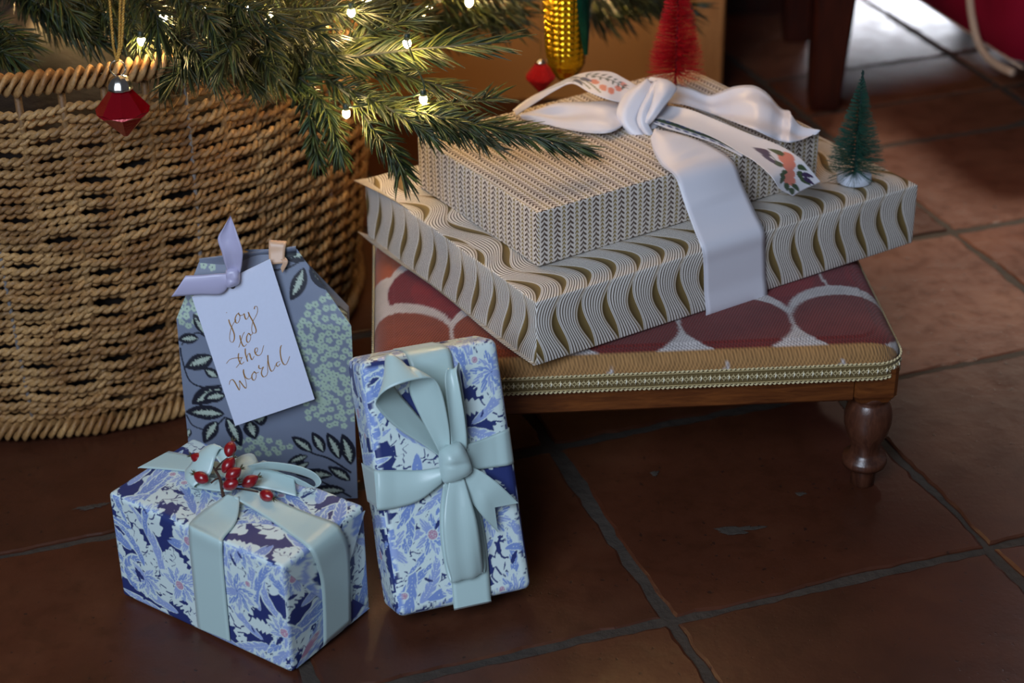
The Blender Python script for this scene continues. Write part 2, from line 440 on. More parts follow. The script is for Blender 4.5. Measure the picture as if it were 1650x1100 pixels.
def knot(name, mat, parent, o, nrm, quad, bulge, base=.002, seed=0, n=22, m=18, creases=3):
    """a tied lump: a band drawn over the crossing, rounded on all sides, with pulled creases"""
    q = [at_plane(x, y, o, nrm, base) for x, y in quad]
    s, t = np.meshgrid(np.linspace(0, 1, n), np.linspace(0, 1, m), indexing='ij')
    P = (q[0] * ((1 - s) * (1 - t))[..., None] + q[1] * (s * (1 - t))[..., None] + q[2] * (s * t)[..., None] + q[3] * ((1 - s) * t)[..., None])
    cx = P.mean((0, 1)); r_ = np.random.default_rng(seed); ph = r_.uniform(0, 6, 3)
    e = (np.clip(1 - np.abs(2 * s - 1) ** 2.6, 0, 1) ** .5) * (np.clip(1 - np.abs(2 * t - 1) ** 2.6, 0, 1) ** .5)
    pinch = 1 - .16 * (np.abs(2 * s - 1) ** 2) * (np.abs(2 * t - 1) ** 2)
    P = cx + (P - cx) * pinch[..., None]
    cr = 1 + .07 * np.sin(creases * PI * (t + .5 * s) + ph[0]) + .03 * np.sin(9 * s - 6 * t + ph[1]) - .10 * np.exp(-((t - .55 - .25 * (s - .5)) / .07) ** 2)
    P = P + np.asarray(nrm) * (bulge * e * cr)[..., None]
    mb = MB(); mb.grid(P, flip=False)
    N_ = n * m
    mb.grid(P - np.asarray(nrm) * (.0006 + bulge * e * .8)[..., None] , flip=True)
    ac = np.concatenate([t.ravel(), t.ravel()])
    return mb.build(name, mat, parent, True, {'across': ('FLOAT', .5 + (ac - .5) * .98)})

# ================================================================== SETTING
ANG = 0.325
G1 = np.array([math.cos(ANG), math.sin(ANG), 0]); G2 = np.array([-G1[1], G1[0], 0]); G0 = np.array([.135, 1.288, 0])
mb = MB(); mb.grid(np.array([[[-3, -1, -.0030], [4, -1, -.0030]], [[-3, 7, -.0030], [4, 7, -.0030]]], float), flip=True)
floor = mb.build('floor', M_mortar, None, False); floor['kind'] = 'structure'
rng = np.random.default_rng(5)
cols = np.arange(-6, 8) * .314
rows = [-.9, -.6, -.3, 0, .30, .59, .852, .985, 1.126, 1.42, 1.72, 2.02, 2.4, 2.8, 3.2, 3.7]
def tile_mesh(a0, a1, b0, b1, gap, rng):
    # outline walked round with a hand-made, worn edge
    per = []
    n = 26
    for (p, q) in (((a0, b0), (a1, b0)), ((a1, b0), (a1, b1)), ((a1, b1), (a0, b1)), ((a0, b1), (a0, b0))):
        t = np.linspace(0, 1, n, endpoint=False)[:, None]
        per.append(np.array(p) * (1 - t) + np.array(q) * t)
    per = np.concatenate(per); c = np.array([(a0 + a1) / 2, (b0 + b1) / 2]); hw = np.array([(a1 - a0) / 2, (b1 - b0) / 2])
    d = per - c
    # inset by the joint and a wandering wear
    N = len(per); w = np.zeros(N)
    for k in (3, 5, 9, 15, 24, 38): w += rng.normal(0, 1) * np.cos(2 * PI * k * np.arange(N) / N + rng.uniform(0, 6)) / k ** .6
    inset = gap + .0016 * w + .0008 * rng.normal(0, 1, N)
    s = np.sign(d) * (np.abs(np.abs(d) - hw) < 1e-6)
    out = per - s * np.maximum(inset, .001)[:, None]
    rad = .006
    corner = (np.abs(np.abs(d) - hw) < rad).all(1)
    # rounded corners
    mid = c + (out - c) * (1 - .012 - .006 * np.abs(rng.normal(0, 1, N)))[:, None]
    mb = MB()
    def up3(P, z): return G0 + P[:, :1] * G1 + P[:, 1:] * G2 + np.array([0, 0, 1.]) * np.reshape(z, (-1, 1))
    tilt = rng.normal(0, .0016, 2); z0 = rng.normal(-.0006, .0004)
    def zt(P): return np.minimum(0, z0 + ((P - c) / hw * tilt).sum(1) * .6)
    V = np.concatenate([up3(out, np.full(N, -.02)), up3(out, zt(out) - .0013), up3(mid, zt(mid))])
    fs = []
    for i in range(N):
        j = (i + 1) % N
        fs += [(i, j, N + j, N + i), (N + i, N + j, 2 * N + j, 2 * N + i)]
    fs.append(tuple(range(2 * N, 3 * N)))
    mb.add(V, fs); return mb
for a in range(len(cols) - 1):
    for b in range(len(rows) - 1):
        cc = G0 + (cols[a] + .157) * G1 + (rows[b] + rows[b + 1]) / 2 * G2
        if not (-1.5 < cc[0] < 2.0 and .55 < cc[1] < 4.6) or abs(cc[0]) > .5 * cc[1] + .62: continue
        j = [rng.normal(0, .0016) for _ in range(4)]
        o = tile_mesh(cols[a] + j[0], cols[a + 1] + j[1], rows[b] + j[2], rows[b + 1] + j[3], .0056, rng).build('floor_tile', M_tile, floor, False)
        # hand-made tiles differ; right-hand ones also tinted paler for the light falling there
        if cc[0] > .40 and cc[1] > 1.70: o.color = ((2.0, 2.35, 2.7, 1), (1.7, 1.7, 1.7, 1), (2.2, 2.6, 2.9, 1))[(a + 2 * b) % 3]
        else: o.color = ((1, 1, 1, 1), (1.1, 1.05, 1, 1), (.92, .9, .88, 1), (1.15, 1.05, .98, 1))[(a * 7 + b * 5) % 4]
# worn patches of mortar showing on two tiles
def patch(px, py, L, W, ang, seed):
    r_ = np.random.default_rng(seed); t = np.arange(28) * 2 * PI / 28
    rr = 1 + .25 * np.sin(3 * t + 1) + .22 * r_.normal(0, 1, 28); c = at(px, py, z=.0004)
    x, y = L * np.cos(t) * rr, W * np.sin(t) * rr
    P = np.stack([c[0] + x * math.cos(ang) - y * math.sin(ang), c[1] + x * math.sin(ang) + y * math.cos(ang), np.full(28, .0001)], 1)
    T = P.copy(); T[:, :2] = c[:2] + (T[:, :2] - c[:2]) * .8; T[:, 2] = .0006
    mb = MB(); mb.add(np.concatenate([P, T]), [(i, (i + 1) % 28, 28 + (i + 1) % 28, 28 + i) for i in range(28)] + [tuple(range(28, 56))])
    mb.build('mortar_patch', M_mortar, floor, False)
patch(1188, 853, .021, .006, .12, 1); patch(1290, 795, .005, .0025, .2, 2); patch(1055, 762, .004, .0035, .6, 6); patch(150, 815, .014, .0035, .3, 9)

def slab(mb, x0, x1, y0, y1, z0, z1, bev=.004):
    """bevelled upright block"""
    e = [(x0 + bev, y0), (x1 - bev, y0), (x1, y0 + bev), (x1, y1 - bev), (x1 - bev, y1), (x0 + bev, y1), (x0, y1 - bev), (x0, y0 + bev)]
    rings = [(z0, 1), (z1 - bev, 1), (z1, 0)]
    V = []
    cx, cy = (x0 + x1) / 2, (y0 + y1) / 2
    for z, k in rings:
        for x, y in e:
            V.append((x if k else x - bev * np.sign(x - cx), y if k else y - bev * np.sign(y - cy), z))
    fs = []
    for r in range(2):
        for i in range(8): fs.append((r * 8 + i, r * 8 + (i + 1) % 8, r * 8 + 8 + (i + 1) % 8, r * 8 + 8 + i))
    fs.append(tuple(range(16, 24))); fs.append(tuple(range(7, -1, -1)))
    mb.add(np.array(V), fs)
# wall behind the tree, ending in a paler upright board
WY = 2.50
mb = MB(); slab(mb, -2.6, .262, WY, WY + .14, 0, 2.4); w_ = mb.build('wall_back', M_wall, None, False); w_['kind'] = 'structure'
mb = MB(); slab(mb, .262, .305, WY - .012, WY + .15, 0, 2.4); w_ = mb.build('trim_1', M_board, None, False); w_['kind'] = 'structure'
mb = MB(); slab(mb, -2.6, 3.2, 6.3, 6.45, 0, 2.4); w_ = mb.build('wall_far', M_wall, None, False); w_['kind'] = 'structure'

# dark sideboard far behind
sb = thing('sideboard', 'dark mahogany sideboard standing on the tiles far behind the wall end', 'sideboard', (.33, 3.0, 0))
mb = MB(); slab(mb, .12, .50, 2.84, 3.2, .05, .8); mb.build('carcass', M_darkwood, sb, False)
mb = MB(); slab(mb, .13, .49, 2.85, 3.19, 0, .05); mb.build('plinth', M_darkwood, sb, False)
for x0 in (.135, .315):
    mb = MB(); slab(mb, x0, x0 + .165, 2.822, 2.84, .09, .7, .006); d_ = mb.build('door', M_darkwood, sb, False)
    mb = MB(); slab(mb, x0 + .03, x0 + .135, 2.814, 2.822, .13, .66, .008); mb.build('door_panel', M_darkwood, d_, False)
# bench seen end-on: its near leg stands behind the boxes
_f = at(1328, 176, z=0)
tx, ty = _f[0], _f[1] + .012
tb = thing('wooden_bench', 'dark mahogany bench seen end on, its tapering leg behind the green bottle brush tree', 'bench', (tx, ty + .18, 0))
def tleg(x, y, sx):
    mb = MB(); V = []
    for z, h, ox in ((0, .019, 0), (.02, .0215, 0), (.30, .034, .006), (.42, .037, .006)):
        for dx, dy in ((-1, -1), (1, -1), (1, 1), (-1, 1)):
            for ex, ey in (((dx * (h - .004), dy * h), (dx * h, dy * (h - .004))) if dx * dy < 0 else ((dx * h, dy * (h - .004)), (dx * (h - .004), dy * h))):
                V.append((x + ox + ex, y + ey, z))
    V = np.array(V)
    fs = [(r * 8 + i, r * 8 + (i + 1) % 8, r * 8 + 8 + (i + 1) % 8, r * 8 + 8 + i) for r in range(3) for i in range(8)] + [tuple(range(24, 32)), tuple(range(7, -1, -1))]
    mb.add(V, fs); mb.build('leg', M_darkwood, tb, False)
tleg(tx, ty, 1); tleg(tx, ty + .28, 1)
mb = MB(); slab(mb, tx - .07, tx + .08, ty - .05, ty + .33, .42, .46); mb.build('bench_seat', M_darkwood, tb, False)

# ---- red armchair
M_velvet = plain('crimson_velvet', lin(122, 14, 36), .75, var=.25, scale=18, bmp=.15, spec=.08)
M_piping = plain('cream_piping', lin(176, 150, 128), .8, var=.1, scale=400, bmp=.3)
ac = thing('armchair', 'crimson velvet armchair with cream piping on the tiles at the back', 'armchair', (1.1, 2.75, 0))
c0 = at(1634, 116, z=.085); c1 = at(1458, -2, z=.085)
dv = unit((c1 - c0) * [1, 1, 0]); dr = np.array([-dv[1], dv[0], 0]) * -1      # side runs back, front runs to the right
if dr[0] < 0: dr = -dr
def arm_body():
    L_, W_, H_ = .72, .62, .42
    X = [(0, 0)]
    R_ = .05
    prof = []
    for k in range(7):
        a = PI + (PI / 2) * k / 6; prof.append((R_ + R_ * math.cos(a), R_ + R_ * math.sin(a)))
    out = [np.array([0, W_])] + [np.array([0, W_ * .6]), np.array([0, W_ * .3])] + [np.array(p) for p in prof] + [np.array([L_ * .4, 0]), np.array([L_, 0]), np.array([L_, W_])]
    zs = [(.0, .018), (.012, .004), (.05, 0), (.2, -.006), (.36, -.004), (H_ - .04, 0), (H_ - .01, .012), (H_, .04)]
    P = []
    cen = np.array([L_ / 2, W_ / 2])
    for z, ins in zs:
        row = []
        for q in out:
            d = q - cen; q2 = cen + d * (1 - ins / np.abs(d).max())
            row.append(c0 + q2[0] * dr + q2[1] * dv + np.array([0, 0, z]))
        P.append(row)
    mb = MB(); P = np.array(P); b0 = mb.n; mb.grid(P, close_v=True)
    n = P.shape[1]; mb.f.append(tuple(b0 + (len(zs) - 1) * n + i for i in range(n))); mb.f.append(tuple(b0 + i for i in range(n - 1, -1, -1)))
    return mb
arm_body().build('upholstery', M_velvet, ac, True)
pp = [c0 + dr * .052 + np.array([0, 0, z]) - dv * 0.0 - dv * (.003) for z in np.linspace(.02, .41, 14)]
pp = [at_plane(x, y, c0, -dr, .004) for x, y in ((1558, -120), (1560, -60), (1563, 0), (1568, 36), (1577, 70), (1594, 95), (1616, 110), (1632, 117))]; pp = list(spline(pp, 30))
mb = MB(); mb.tube(pp, .0055, 8); mb.build('piping', M_piping, ac)
mb = MB()
hem = [c0 + dr * .012 + dv * (.60 * t) + np.array([0, 0, .004]) for t in np.linspace(0, 1, 10)]
mb.tube(hem, .0016, 8); mb.build('piping', M_piping, ac)
for u_, v_ in ((.22, .2), (.62, .2), (.22, .5), (.62, .5)):
    q = c0 + dr * u_ + dv * v_; mb = MB()
    mb.lathe([(.014, 0), (.016, .01), (.02, .05), (.024, .09)], (q[0], q[1], 0), 16); mb.build('leg', M_darkwood, ac)
# back cushion frame of the armchair (rises above the seat box at the rear)
mb = MB(); q = c0 + dv * .42
Pb = []
for z, ins in ((.40, 0), (.75, 0), (.86, .02), (.89, .06)):
    Pb.append([q + dr * (ins) + dv * (ins * .3) + [0, 0, z], q + dr * (.72 - ins) + dv * (ins * .3) + [0, 0, z], q + dr * (.72 - ins) + dv * (.2 - ins * .3) + [0, 0, z], q + dr * ins + dv * (.2 - ins * .3) + [0, 0, z]])
Pb = np.array(Pb); mb.grid(Pb, close_v=True); mb.f.append((12, 13, 14, 15)); mb.build('backrest', M_velvet, ac)

# ================================================================== BASKET
M_rope = None
def rope_material():
    m, nt, b = new_mat('seagrass')
    a = nd(nt, 'ShaderNodeAttribute', attribute_name='Col')
    n1 = noise(nt, 28, 4); n2 = noise(nt, 420, 3)
    c = mixc(nt, ramp(nt, n1, [(.35, 0.0), (.65, 1.0)]), lin(132, 90, 46), lin(180, 140, 88))
    c = mixc(nt, mth(nt, 'MULTIPLY', ramp(nt, n2, [(.4, 1.0), (.6, 0.0)]), .35), c, lin(84, 58, 34))
    mul = nd(nt, 'ShaderNodeMix', data_type='RGBA', blend_type='MULTIPLY'); mul.inputs[0].default_value = 1
    nt.links.new(c, mul.inputs[6]); nt.links.new(a.outputs['Color'], mul.inputs[7])
    nt.links.new(mul.outputs[2], b.inputs['Base Color']); b.inputs['Roughness'].default_value = .6
    bump(nt, b, n2, .5, .0012)
    return m
M_rope = rope_material()
M_wire = plain('grey_wire', lin(150, 150, 152), .4, .6, .1, 90, 0)
BC = np.array([-.502, 1.92]); BH = .385; RB, RT = .315, .343
def bas_r(z): t = z / BH; return RB + (RT - RB) * t + .010 * math.sin(PI * t)
bk = thing('wicker_basket', 'large round seagrass basket with braided rim holding the christmas tree', 'basket', (BC[0], BC[1], 0))
NST = 56; NR = 41
rng = np.random.default_rng(8)
for r_i in range(NR):
    z = .026 + (BH - .052) * r_i / (NR - 1)
    mb = MB(); n = NST * 14
    th = np.linspace(0, 2 * PI, n, endpoint=False)
    ph0 = rng.uniform(0, .4); rr = bas_r(z)
    wv = np.cos(th * NST / 2 + PI * (r_i % 2))
    R0 = rr + .0036 * wv + rng.normal(0, .0006)
    zz = z + .0013 * np.sin(th * 3 + rng.uniform(0, 6)) + .0010 * np.sin(th * 17 + rng.uniform(0, 6)) + .0009 * np.sin(th * NST / 2 + ph0)
    tw = th * round(2 * PI * rr / .0185)
    for ply in range(2):
        a = tw + ply * PI
        rp = R0 + .0018 * np.cos(a); zp = zz + .0021 * np.sin(a)
        P = np.stack([BC[0] + rp * np.cos(th), BC[1] + rp * np.sin(th), zp], 1)
        k = 5; kk = np.arange(k) * 2 * PI / k
        dirR = np.stack([np.cos(th), np.sin(th), 0 * th], 1)
        r_s = .0031
        Q = P[:, None] + r_s * (np.cos(kk)[None, :, None] * dirR[:, None] + np.sin(kk)[None, :, None] * np.array([0, 0, 1.]))
        shade = .78 + .3 * rng.random() + .10 * np.sin(th * 5 + rng.uniform(0, 6))
        mb.grid(Q, np.repeat(np.clip(shade, .5, 1.15)[:, None, None], k, 1) * np.array([1, 1, 1.]), close_u=True, close_v=True)
    mb.build('woven_strand', M_rope, bk)
# stakes share one mesh
zs = np.linspace(.01, BH - .005, 12)
mb = MB(); mb.tube([(bas_r(z) - .0005, 0, z) for z in zs], .0036, 6, (.62, .6, .58)); me0 = mb.mesh('stake'); me0.materials.append(M_rope)
mb = MB(); mb.tube([(bas_r(z) + .0005, 0, z) for z in zs], .0022, 6); me1 = mb.mesh('wire_stake'); me1.materials.append(M_wire)
for me_ in (me0, me1): me_.polygons.foreach_set('use_smooth', np.ones(len(me_.polygons), bool))
for k in range(NST):
    wire = (k % 5 == 2)
    o = bpy.data.objects.new('wire_stake' if wire else 'stake', me1 if wire else me0); COL.objects.link(o)
    o.parent = bk; o.rotation_euler = (0, 0, (k + .5) * 2 * PI / NST)
def braid(name, z, rad, r_ply, pitch, plies, amp):
    mb = MB(); n = 900; th = np.linspace(0, 2 * PI, n, endpoint=False); turns = round(2 * PI * rad / pitch)
    for p_ in range(plies):
        a = th * turns + p_ * 2 * PI / plies
        rp = rad + amp * np.cos(a); zp = z + amp * np.sin(a)
        k = 7; kk = np.arange(k) * 2 * PI / k
        dirR = np.stack([np.cos(th), np.sin(th), 0 * th], 1)
        P = np.stack([BC[0] + rp * np.cos(th), BC[1] + rp * np.sin(th), zp], 1)
        rs = r_ply * (1 + .15 * np.sin(th * 23 + p_))
        Q = P[:, None] + rs[:, None, None] * (np.cos(kk)[None, :, None] * dirR[:, None] + np.sin(kk)[None, :, None] * np.array([0, 0, 1.]))
        mb.grid(Q, np.ones((n, k, 3)) * (.95 + .06 * p_), close_u=True, close_v=True)
    return mb.build(name, M_rope, bk)
braid('rim_braid', BH + .004, RT + .002, .0052, .027, 3, .0068)
braid('base_braid', .0118, RB + .006, .0050, .026, 3, .0062)
M_shade_lining = plain('dark_shade_lining', lin(28, 19, 12), .9, var=.3, scale=50, bmp=.5, bdist=.003)  # dark lining added to stand for the shade inside the basket
mb = MB(); th = np.arange(80) * 2 * PI / 80; P = []
for r_, z in ((RB - .012, .03), (RB + .008, .18), (RT - .014, .30), (RT - .020, .325), (RT - .06, .335), (.20, .345), (.10, .36), (.02, .37)):
    w_ = .004 * np.sin(th * 13) + .006 * np.sin(th * 5 + 1); P.append(np.stack([BC[0] + (r_ - np.abs(w_)) * np.cos(th), BC[1] + (r_ - np.abs(w_)) * np.sin(th), z + w_], 1))
mb.grid(np.array(P), close_v=True); mb.build('shade_lining', M_shade_lining, bk)
# the woven floor of the basket
mb = MB(); mb.lathe([(.001, .012), (RB - .02, .012), (RB - .015, .02)], (BC[0], BC[1], 0), 48, (.5, .5, .5)); mb.build('woven_bottom', M_rope, bk)

# ================================================================== FOOTSTOOL
ST_A = math.radians(3.0)
S1 = np.array([math.cos(ST_A), math.sin(ST_A), 0]); S2 = np.array([-S1[1], S1[0], 0]); Z3 = np.array([0, 0, 1.])
SC0 = np.array([.106, 1.686, 0]); SL, SW = .487, .444        # footprint of the cushion
st = thing('footstool', 'low footstool with turned walnut legs and red patterned cushion under the boxes', 'footstool', SC0)
SEAT_Z, TRIM_Z0, TRIM_Z1 = .1675, .130, .146
def woven_material():
    m, nt, b = new_mat('woven_upholstery')
    a = nd(nt, 'ShaderNodeAttribute', attribute_name='Col'); tc = nd(nt, 'ShaderNodeTexCoord'); sx = nd(nt, 'ShaderNodeSeparateXYZ'); nt.links.new(tc.outputs['Object'], sx.inputs[0])
    wx = mth(nt, 'SINE', mth(nt, 'MULTIPLY', mth(nt, 'ADD', sx.outputs[0], mth(nt, 'MULTIPLY', sx.outputs[1], .3)), 2 * PI / .0034)); wy = mth(nt, 'SINE', mth(nt, 'MULTIPLY', mth(nt, 'SUBTRACT', mth(nt, 'SUBTRACT', sx.outputs[1], sx.outputs[2]), mth(nt, 'MULTIPLY', sx.outputs[0], .3)), 2 * PI / .0042))
    wv = mth(nt, 'ADD', mth(nt, 'MULTIPLY', mth(nt, 'MULTIPLY', wx, wy), .5), .5)
    n = noise(nt, 60, 4)
    f = mth(nt, 'ADD', mth(nt, 'ADD', .62, mth(nt, 'MULTIPLY', wv, .62)), mth(nt, 'MULTIPLY', mth(nt, 'SUBTRACT', n, .5), .5))
    vm = nd(nt, 'ShaderNodeVectorMath', operation='SCALE'); nt.links.new(a.outputs['Color'], vm.inputs[0]); nt.links.new(f, vm.inputs['Scale'])
    nt.links.new(vm.outputs[0], b.inputs['Base Color']); b.inputs['Roughness'].default_value = .85; b.inputs['Specular IOR Level'].default_value = .2; b.inputs['Sheen Weight'].default_value = .15
    bump(nt, b, wv, .6, .0010)
    return m
M_cush = woven_material()
def cushion():
    wht, burg, red, tan, orange, dred, rust = lin(186, 178, 176), lin(104, 38, 36), lin(120, 20, 26), lin(156, 116, 72), lin(160, 78, 40), lin(106, 18, 26), lin(124, 54, 30)
    hx, hy = SL / 2, SW / 2
    C = Canvas(-hx - .09, -hy - .09, hx + .09, hy + .09, .0010, wht)
    def loc(px, py, z):
        q = at(px, py, z=z) - SC0; return np.array([q @ S1, q @ S2])
    # big discs in rows, the nearest row painted last, each with a pale rim; a plain band along the front
    y0 = -hy + .011
    t = np.arange(48) * 2 * PI / 48
    for r in range(4, -1, -1):
        yc = y0 + .041 + r * .086
        for k in range(-4, 5):
            xc = .2005 + k * .106 + (.053 if r % 2 else 0)
            right = xc > -.05
            base = ([burg, dred, orange, burg, red] if right else [rust, dred, orange, rust, red])[r]
            rx, ry = (.0525, .047) if r % 2 == 0 else (.060, .066)
            C.poly(np.stack([xc + (rx + .003) * np.cos(t), yc + .004 + (ry + .015) * np.sin(t)], 1), wht)
            C.poly(np.stack([xc + rx * np.cos(t), yc + ry * np.sin(t)], 1), base)
            if r % 2: C.poly(np.stack([xc + rx * .62 * np.cos(t), yc + ry * .62 * np.sin(t)], 1), red)
    C.poly(np.array([(-.40, -hy - .09), (.40, -hy - .09), (.40, y0), (-.40, y0)]), tan)
    for x in (-.136, -.028, .079, .186):
        y = -hy - .0165
        C.poly(np.array([(x - .0075, y), (x - .0055, y + .006), (x - .002, y + .009), (x, y + .016), (x + .0015, y + .009), (x + .005, y + .006), (x + .0075, y)]), wht)
    n = 720; th = np.arange(n) * 2 * PI / n
    # rounded rectangle rays
    def ring(ax, ay, rad):
        P = []
        per = [(ax - rad, ay - rad, 0), (-(ax - rad), ay - rad, 1), (-(ax - rad), -(ay - rad), 2), (ax - rad, -(ay - rad), 3)]
        segs = 24; side = (n - 4 * segs) // 4
        for cx, cy, q in per:
            a = (q * PI / 2) + np.linspace(0, PI / 2, segs, endpoint=False)
            P += [(cx + rad * math.cos(x), cy + rad * math.sin(x)) for x in a]
            e0 = (cx + rad * math.cos((q + 1) * PI / 2), cy + rad * math.sin((q + 1) * PI / 2))
            nx = per[(q + 1) % 4]
            e1 = (nx[0] + rad * math.cos((q + 1) * PI / 2), nx[1] + rad * math.sin((q + 1) * PI / 2))
            for t in np.linspace(0, 1, side, endpoint=False): P.append((e0[0] * (1 - t) + e1[0] * t, e0[1] * (1 - t) + e1[1] * t))
        return np.array(P)
    R_ = .020
    rows_ = []; colr = []
    def push(inset, z, arc):
        rad = max(.03 - inset * .3, .012); q = ring(hx - inset, hy - inset, rad)
        rows_.append(np.c_[q, np.full(n, z)])
        # colour coordinates unroll over the edge
        o = q / np.maximum(np.linalg.norm(q, axis=1, keepdims=True), 1e-9)
        ex = q.copy()
        if arc > 0:
            d = ring(hx - inset + arc, hy - inset + arc, rad + arc) ; ex = d
        colr.append(C.sample(ex[:, 0], ex[:, 1]))
    for ins in np.linspace(hy - .014, R_, 90):
        e_ = 1 - ins / hy; push(ins, SEAT_Z - .004 * e_ ** 4, 0)
    for a in np.linspace(0, PI / 2, 22)[1:]:
        push(R_ * (1 - math.sin(a)), SEAT_Z - .004 - R_ * (1 - math.cos(a)), R_ * a - R_ * math.sin(a))
    zb = SEAT_Z - .004 - R_
    for d in np.linspace(0, zb - TRIM_Z0, 16)[1:]:
        push(.0042 * (d / (zb - TRIM_Z0)), zb - d, R_ * (PI / 2 - 1) + d)
    P = np.array(rows_); W = SC0 + P[..., :1] * S1 + P[..., 1:2] * S2 + P[..., 2:] * Z3
    mb = MB(); mb.grid(W, np.array(colr), close_v=True)
    mb.f.append(tuple(range(n - 1, -1, -1))) if False else mb.f.append(tuple(range(n)))
    return mb
cushion().build('seat_cushion', M_cush, st)
def spt(x, y, z): return SC0 + x * S1 + y * S2 + z * Z3
def rail(x0, x1, y0, y1, z0, z1):
    mb = MB(); e = .003; hx, hy = (x1 - x0) / 2, (y1 - y0) / 2; cx, cy = (x0 + x1) / 2, (y0 + y1) / 2; V = []
    for z, k in ((z0, e), (z0 + e, 0), (z1, 0)):
        for sx, sy in ((-1, -1), (1, -1), (1, 1), (-1, 1)): V.append(spt(cx + sx * (hx - k), cy + sy * (hy - k), z))
    fs = [(r * 4 + i, r * 4 + (i + 1) % 4, r * 4 + 4 + (i + 1) % 4, r * 4 + 4 + i) for r in range(2) for i in range(4)] + [(3, 2, 1, 0), (8, 9, 10, 11)]
    mb.add(np.array(V), fs); mb.build('frame_rail', M_stoolwood, st, False)
hx, hy = SL / 2, SW / 2
RZ0, RZ1 = .103, .137
rail(-hx + .045, hx - .045, -hy + .004, -hy + .026, RZ0, RZ1); rail(-hx + .045, hx - .045, hy - .026, hy - .004, RZ0, RZ1)
rail(-hx + .004, -hx + .026, -hy + .045, hy - .045, RZ0, RZ1); rail(hx - .026, hx - .004, -hy + .045, hy - .045, RZ0, RZ1)
def stool_leg(x, y):
    mb = MB(); h = .0205; V = []
    # square block on top, then a turned baluster
    for z, k in ((RZ0 - .004, .004), (RZ0 + .004, 0), (RZ1, 0)):
        for sx, sy in ((-1, -1), (1, -1), (1, 1), (-1, 1)):
            a, b = sx * (h - k), sy * (h - k)
            V += [spt(x + a - sx * .004 * (1 if sx * sy < 0 else 0), y + b - sy * .004 * (1 if sx * sy > 0 else 0), z), spt(x + a - sx * .004 * (1 if sx * sy > 0 else 0), y + b - sy * .004 * (1 if sx * sy < 0 else 0), z)]
    V = np.array(V)
    fs = [(r * 8 + i, r * 8 + (i + 1) % 8, r * 8 + 8 + (i + 1) % 8, r * 8 + 8 + i) for r in range(2) for i in range(8)] + [tuple(range(7, -1, -1)), tuple(range(16, 24))]
    mb.add(V, fs)
    b = mb.build('leg', M_stoolwood, st, False)
    mb = MB()
    pr = [(.010, 0), (.0115, .001), (.0118, .018), (.0125, .021), (.0205, .0225), (.0217, .027), (.0205, .0315), (.0150, .034), (.0137, .040), (.0150, .048), (.0195, .058), (.0222, .068), (.0226, .076), (.0212, .085), (.0178, .093), (.0160, .0955), (.0180, .0975), (.0185, .104)]
    mb.lathe(pr, spt(x, y, 0), 40); mb.build('turned_foot', M_legwood, b)
for sx in (-1, 1):
    for sy in (-1, 1): stool_leg(sx * (hx - .0235), sy * (hy - .0235))
# gimp braid: scrolls, beads and a pale stitch, repeated round the cushion
M_gimp = painted('gimp_braid', .5, .4, 1500, .3, .0003, sheen=.2)
def gimp():
    per = []
    R_ = .026; off = .0004
    ax, ay = hx + off, hy + off
    for cx, cy, q in ((ax - R_, -(ay - R_), 3), (ax - R_, ay - R_, 0), (-(ax - R_), ay - R_, 1), (-(ax - R_), -(ay - R_), 2)):
        for a in np.linspace(0, PI / 2, 12): per.append((cx + R_ * math.cos(q * PI / 2 + a), cy + R_ * math.sin(q * PI / 2 + a)))
    per = np.array(per + per[:1]); seg = np.linalg.norm(np.diff(per, axis=0), axis=1); cum = np.r_[0, np.cumsum(seg)]; T = cum[-1]
    step = T / round(T / .0086)
    def onp(s):
        s = np.mod(s, T); return np.stack([np.interp(s, cum, per[:, 0]), np.interp(s, cum, per[:, 1])], 1)
    c_b, c_l, c_w = lin(170, 150, 104), lin(202, 186, 142), lin(244, 236, 212)
    mb = MB(); N = int(round(T / step)); zc = (TRIM_Z0 + TRIM_Z1) / 2
    def put(s, z, out, r, k, col):
        xy = onp(s); nrm = onp(s + .0005) - onp(s - .0005); nrm = np.stack([nrm[:, 1], -nrm[:, 0]], 1); nrm /= np.linalg.norm(nrm, axis=1, keepdims=True)
        q = xy + nrm * np.reshape(out, (-1, 1)); mb.tube([spt(a, b, c) for (a, b), c in zip(q, z)], r, k, col)
    for w_, ph, col in ((.0034, 0, c_l), (.0034, PI, c_b), (.0024, 0, c_b), (.0024, PI, c_l)):
        s = np.linspace(0, T, N * 8 + 1); a = s / step * 2 * PI + ph
        put(s - .0011 * np.sin(2 * a), zc + w_ * np.cos(a), .0009 + .0006 * np.sin(a), .00055, 4, col)
    for zz_, r_ in ((TRIM_Z1 + .0004, .0012), (TRIM_Z1 - .0016, .0007), (TRIM_Z0 + .0016, .0007), (TRIM_Z0 - .0002, .0012)):
        if r_ > .001:
            s = np.linspace(0, T, N * 12 + 1); a = s / step * 2 * PI * 2
            put(s, zz_ + .0006 * np.sin(a), .0007 + .0005 * np.cos(a), r_ * (.62 + .38 * np.cos(a)), 5, c_l)
        else: put(np.linspace(0, T, N * 2 + 1), np.full(N * 2 + 1, zz_), .0006, r_, 4, c_b)
    for k in range(N):
        s = np.array([k * step - .0002, k * step, k * step + .0002]); put(s, zc + np.array([-.0020, 0, .0022]), np.array([.0012, .0018, .0012]), .0006, 5, c_w)
    # backing tape
    q = onp(np.linspace(0, T, N * 2 + 1)); P = np.array([[spt(a, b, TRIM_Z0 + .0004) for a, b in q], [spt(a, b, TRIM_Z1 - .0004) for a, b in q]])
    mb.grid(P, lin(104, 86, 50), flip=True)
    return mb
gimp().build('braid_trim', M_gimp, st)

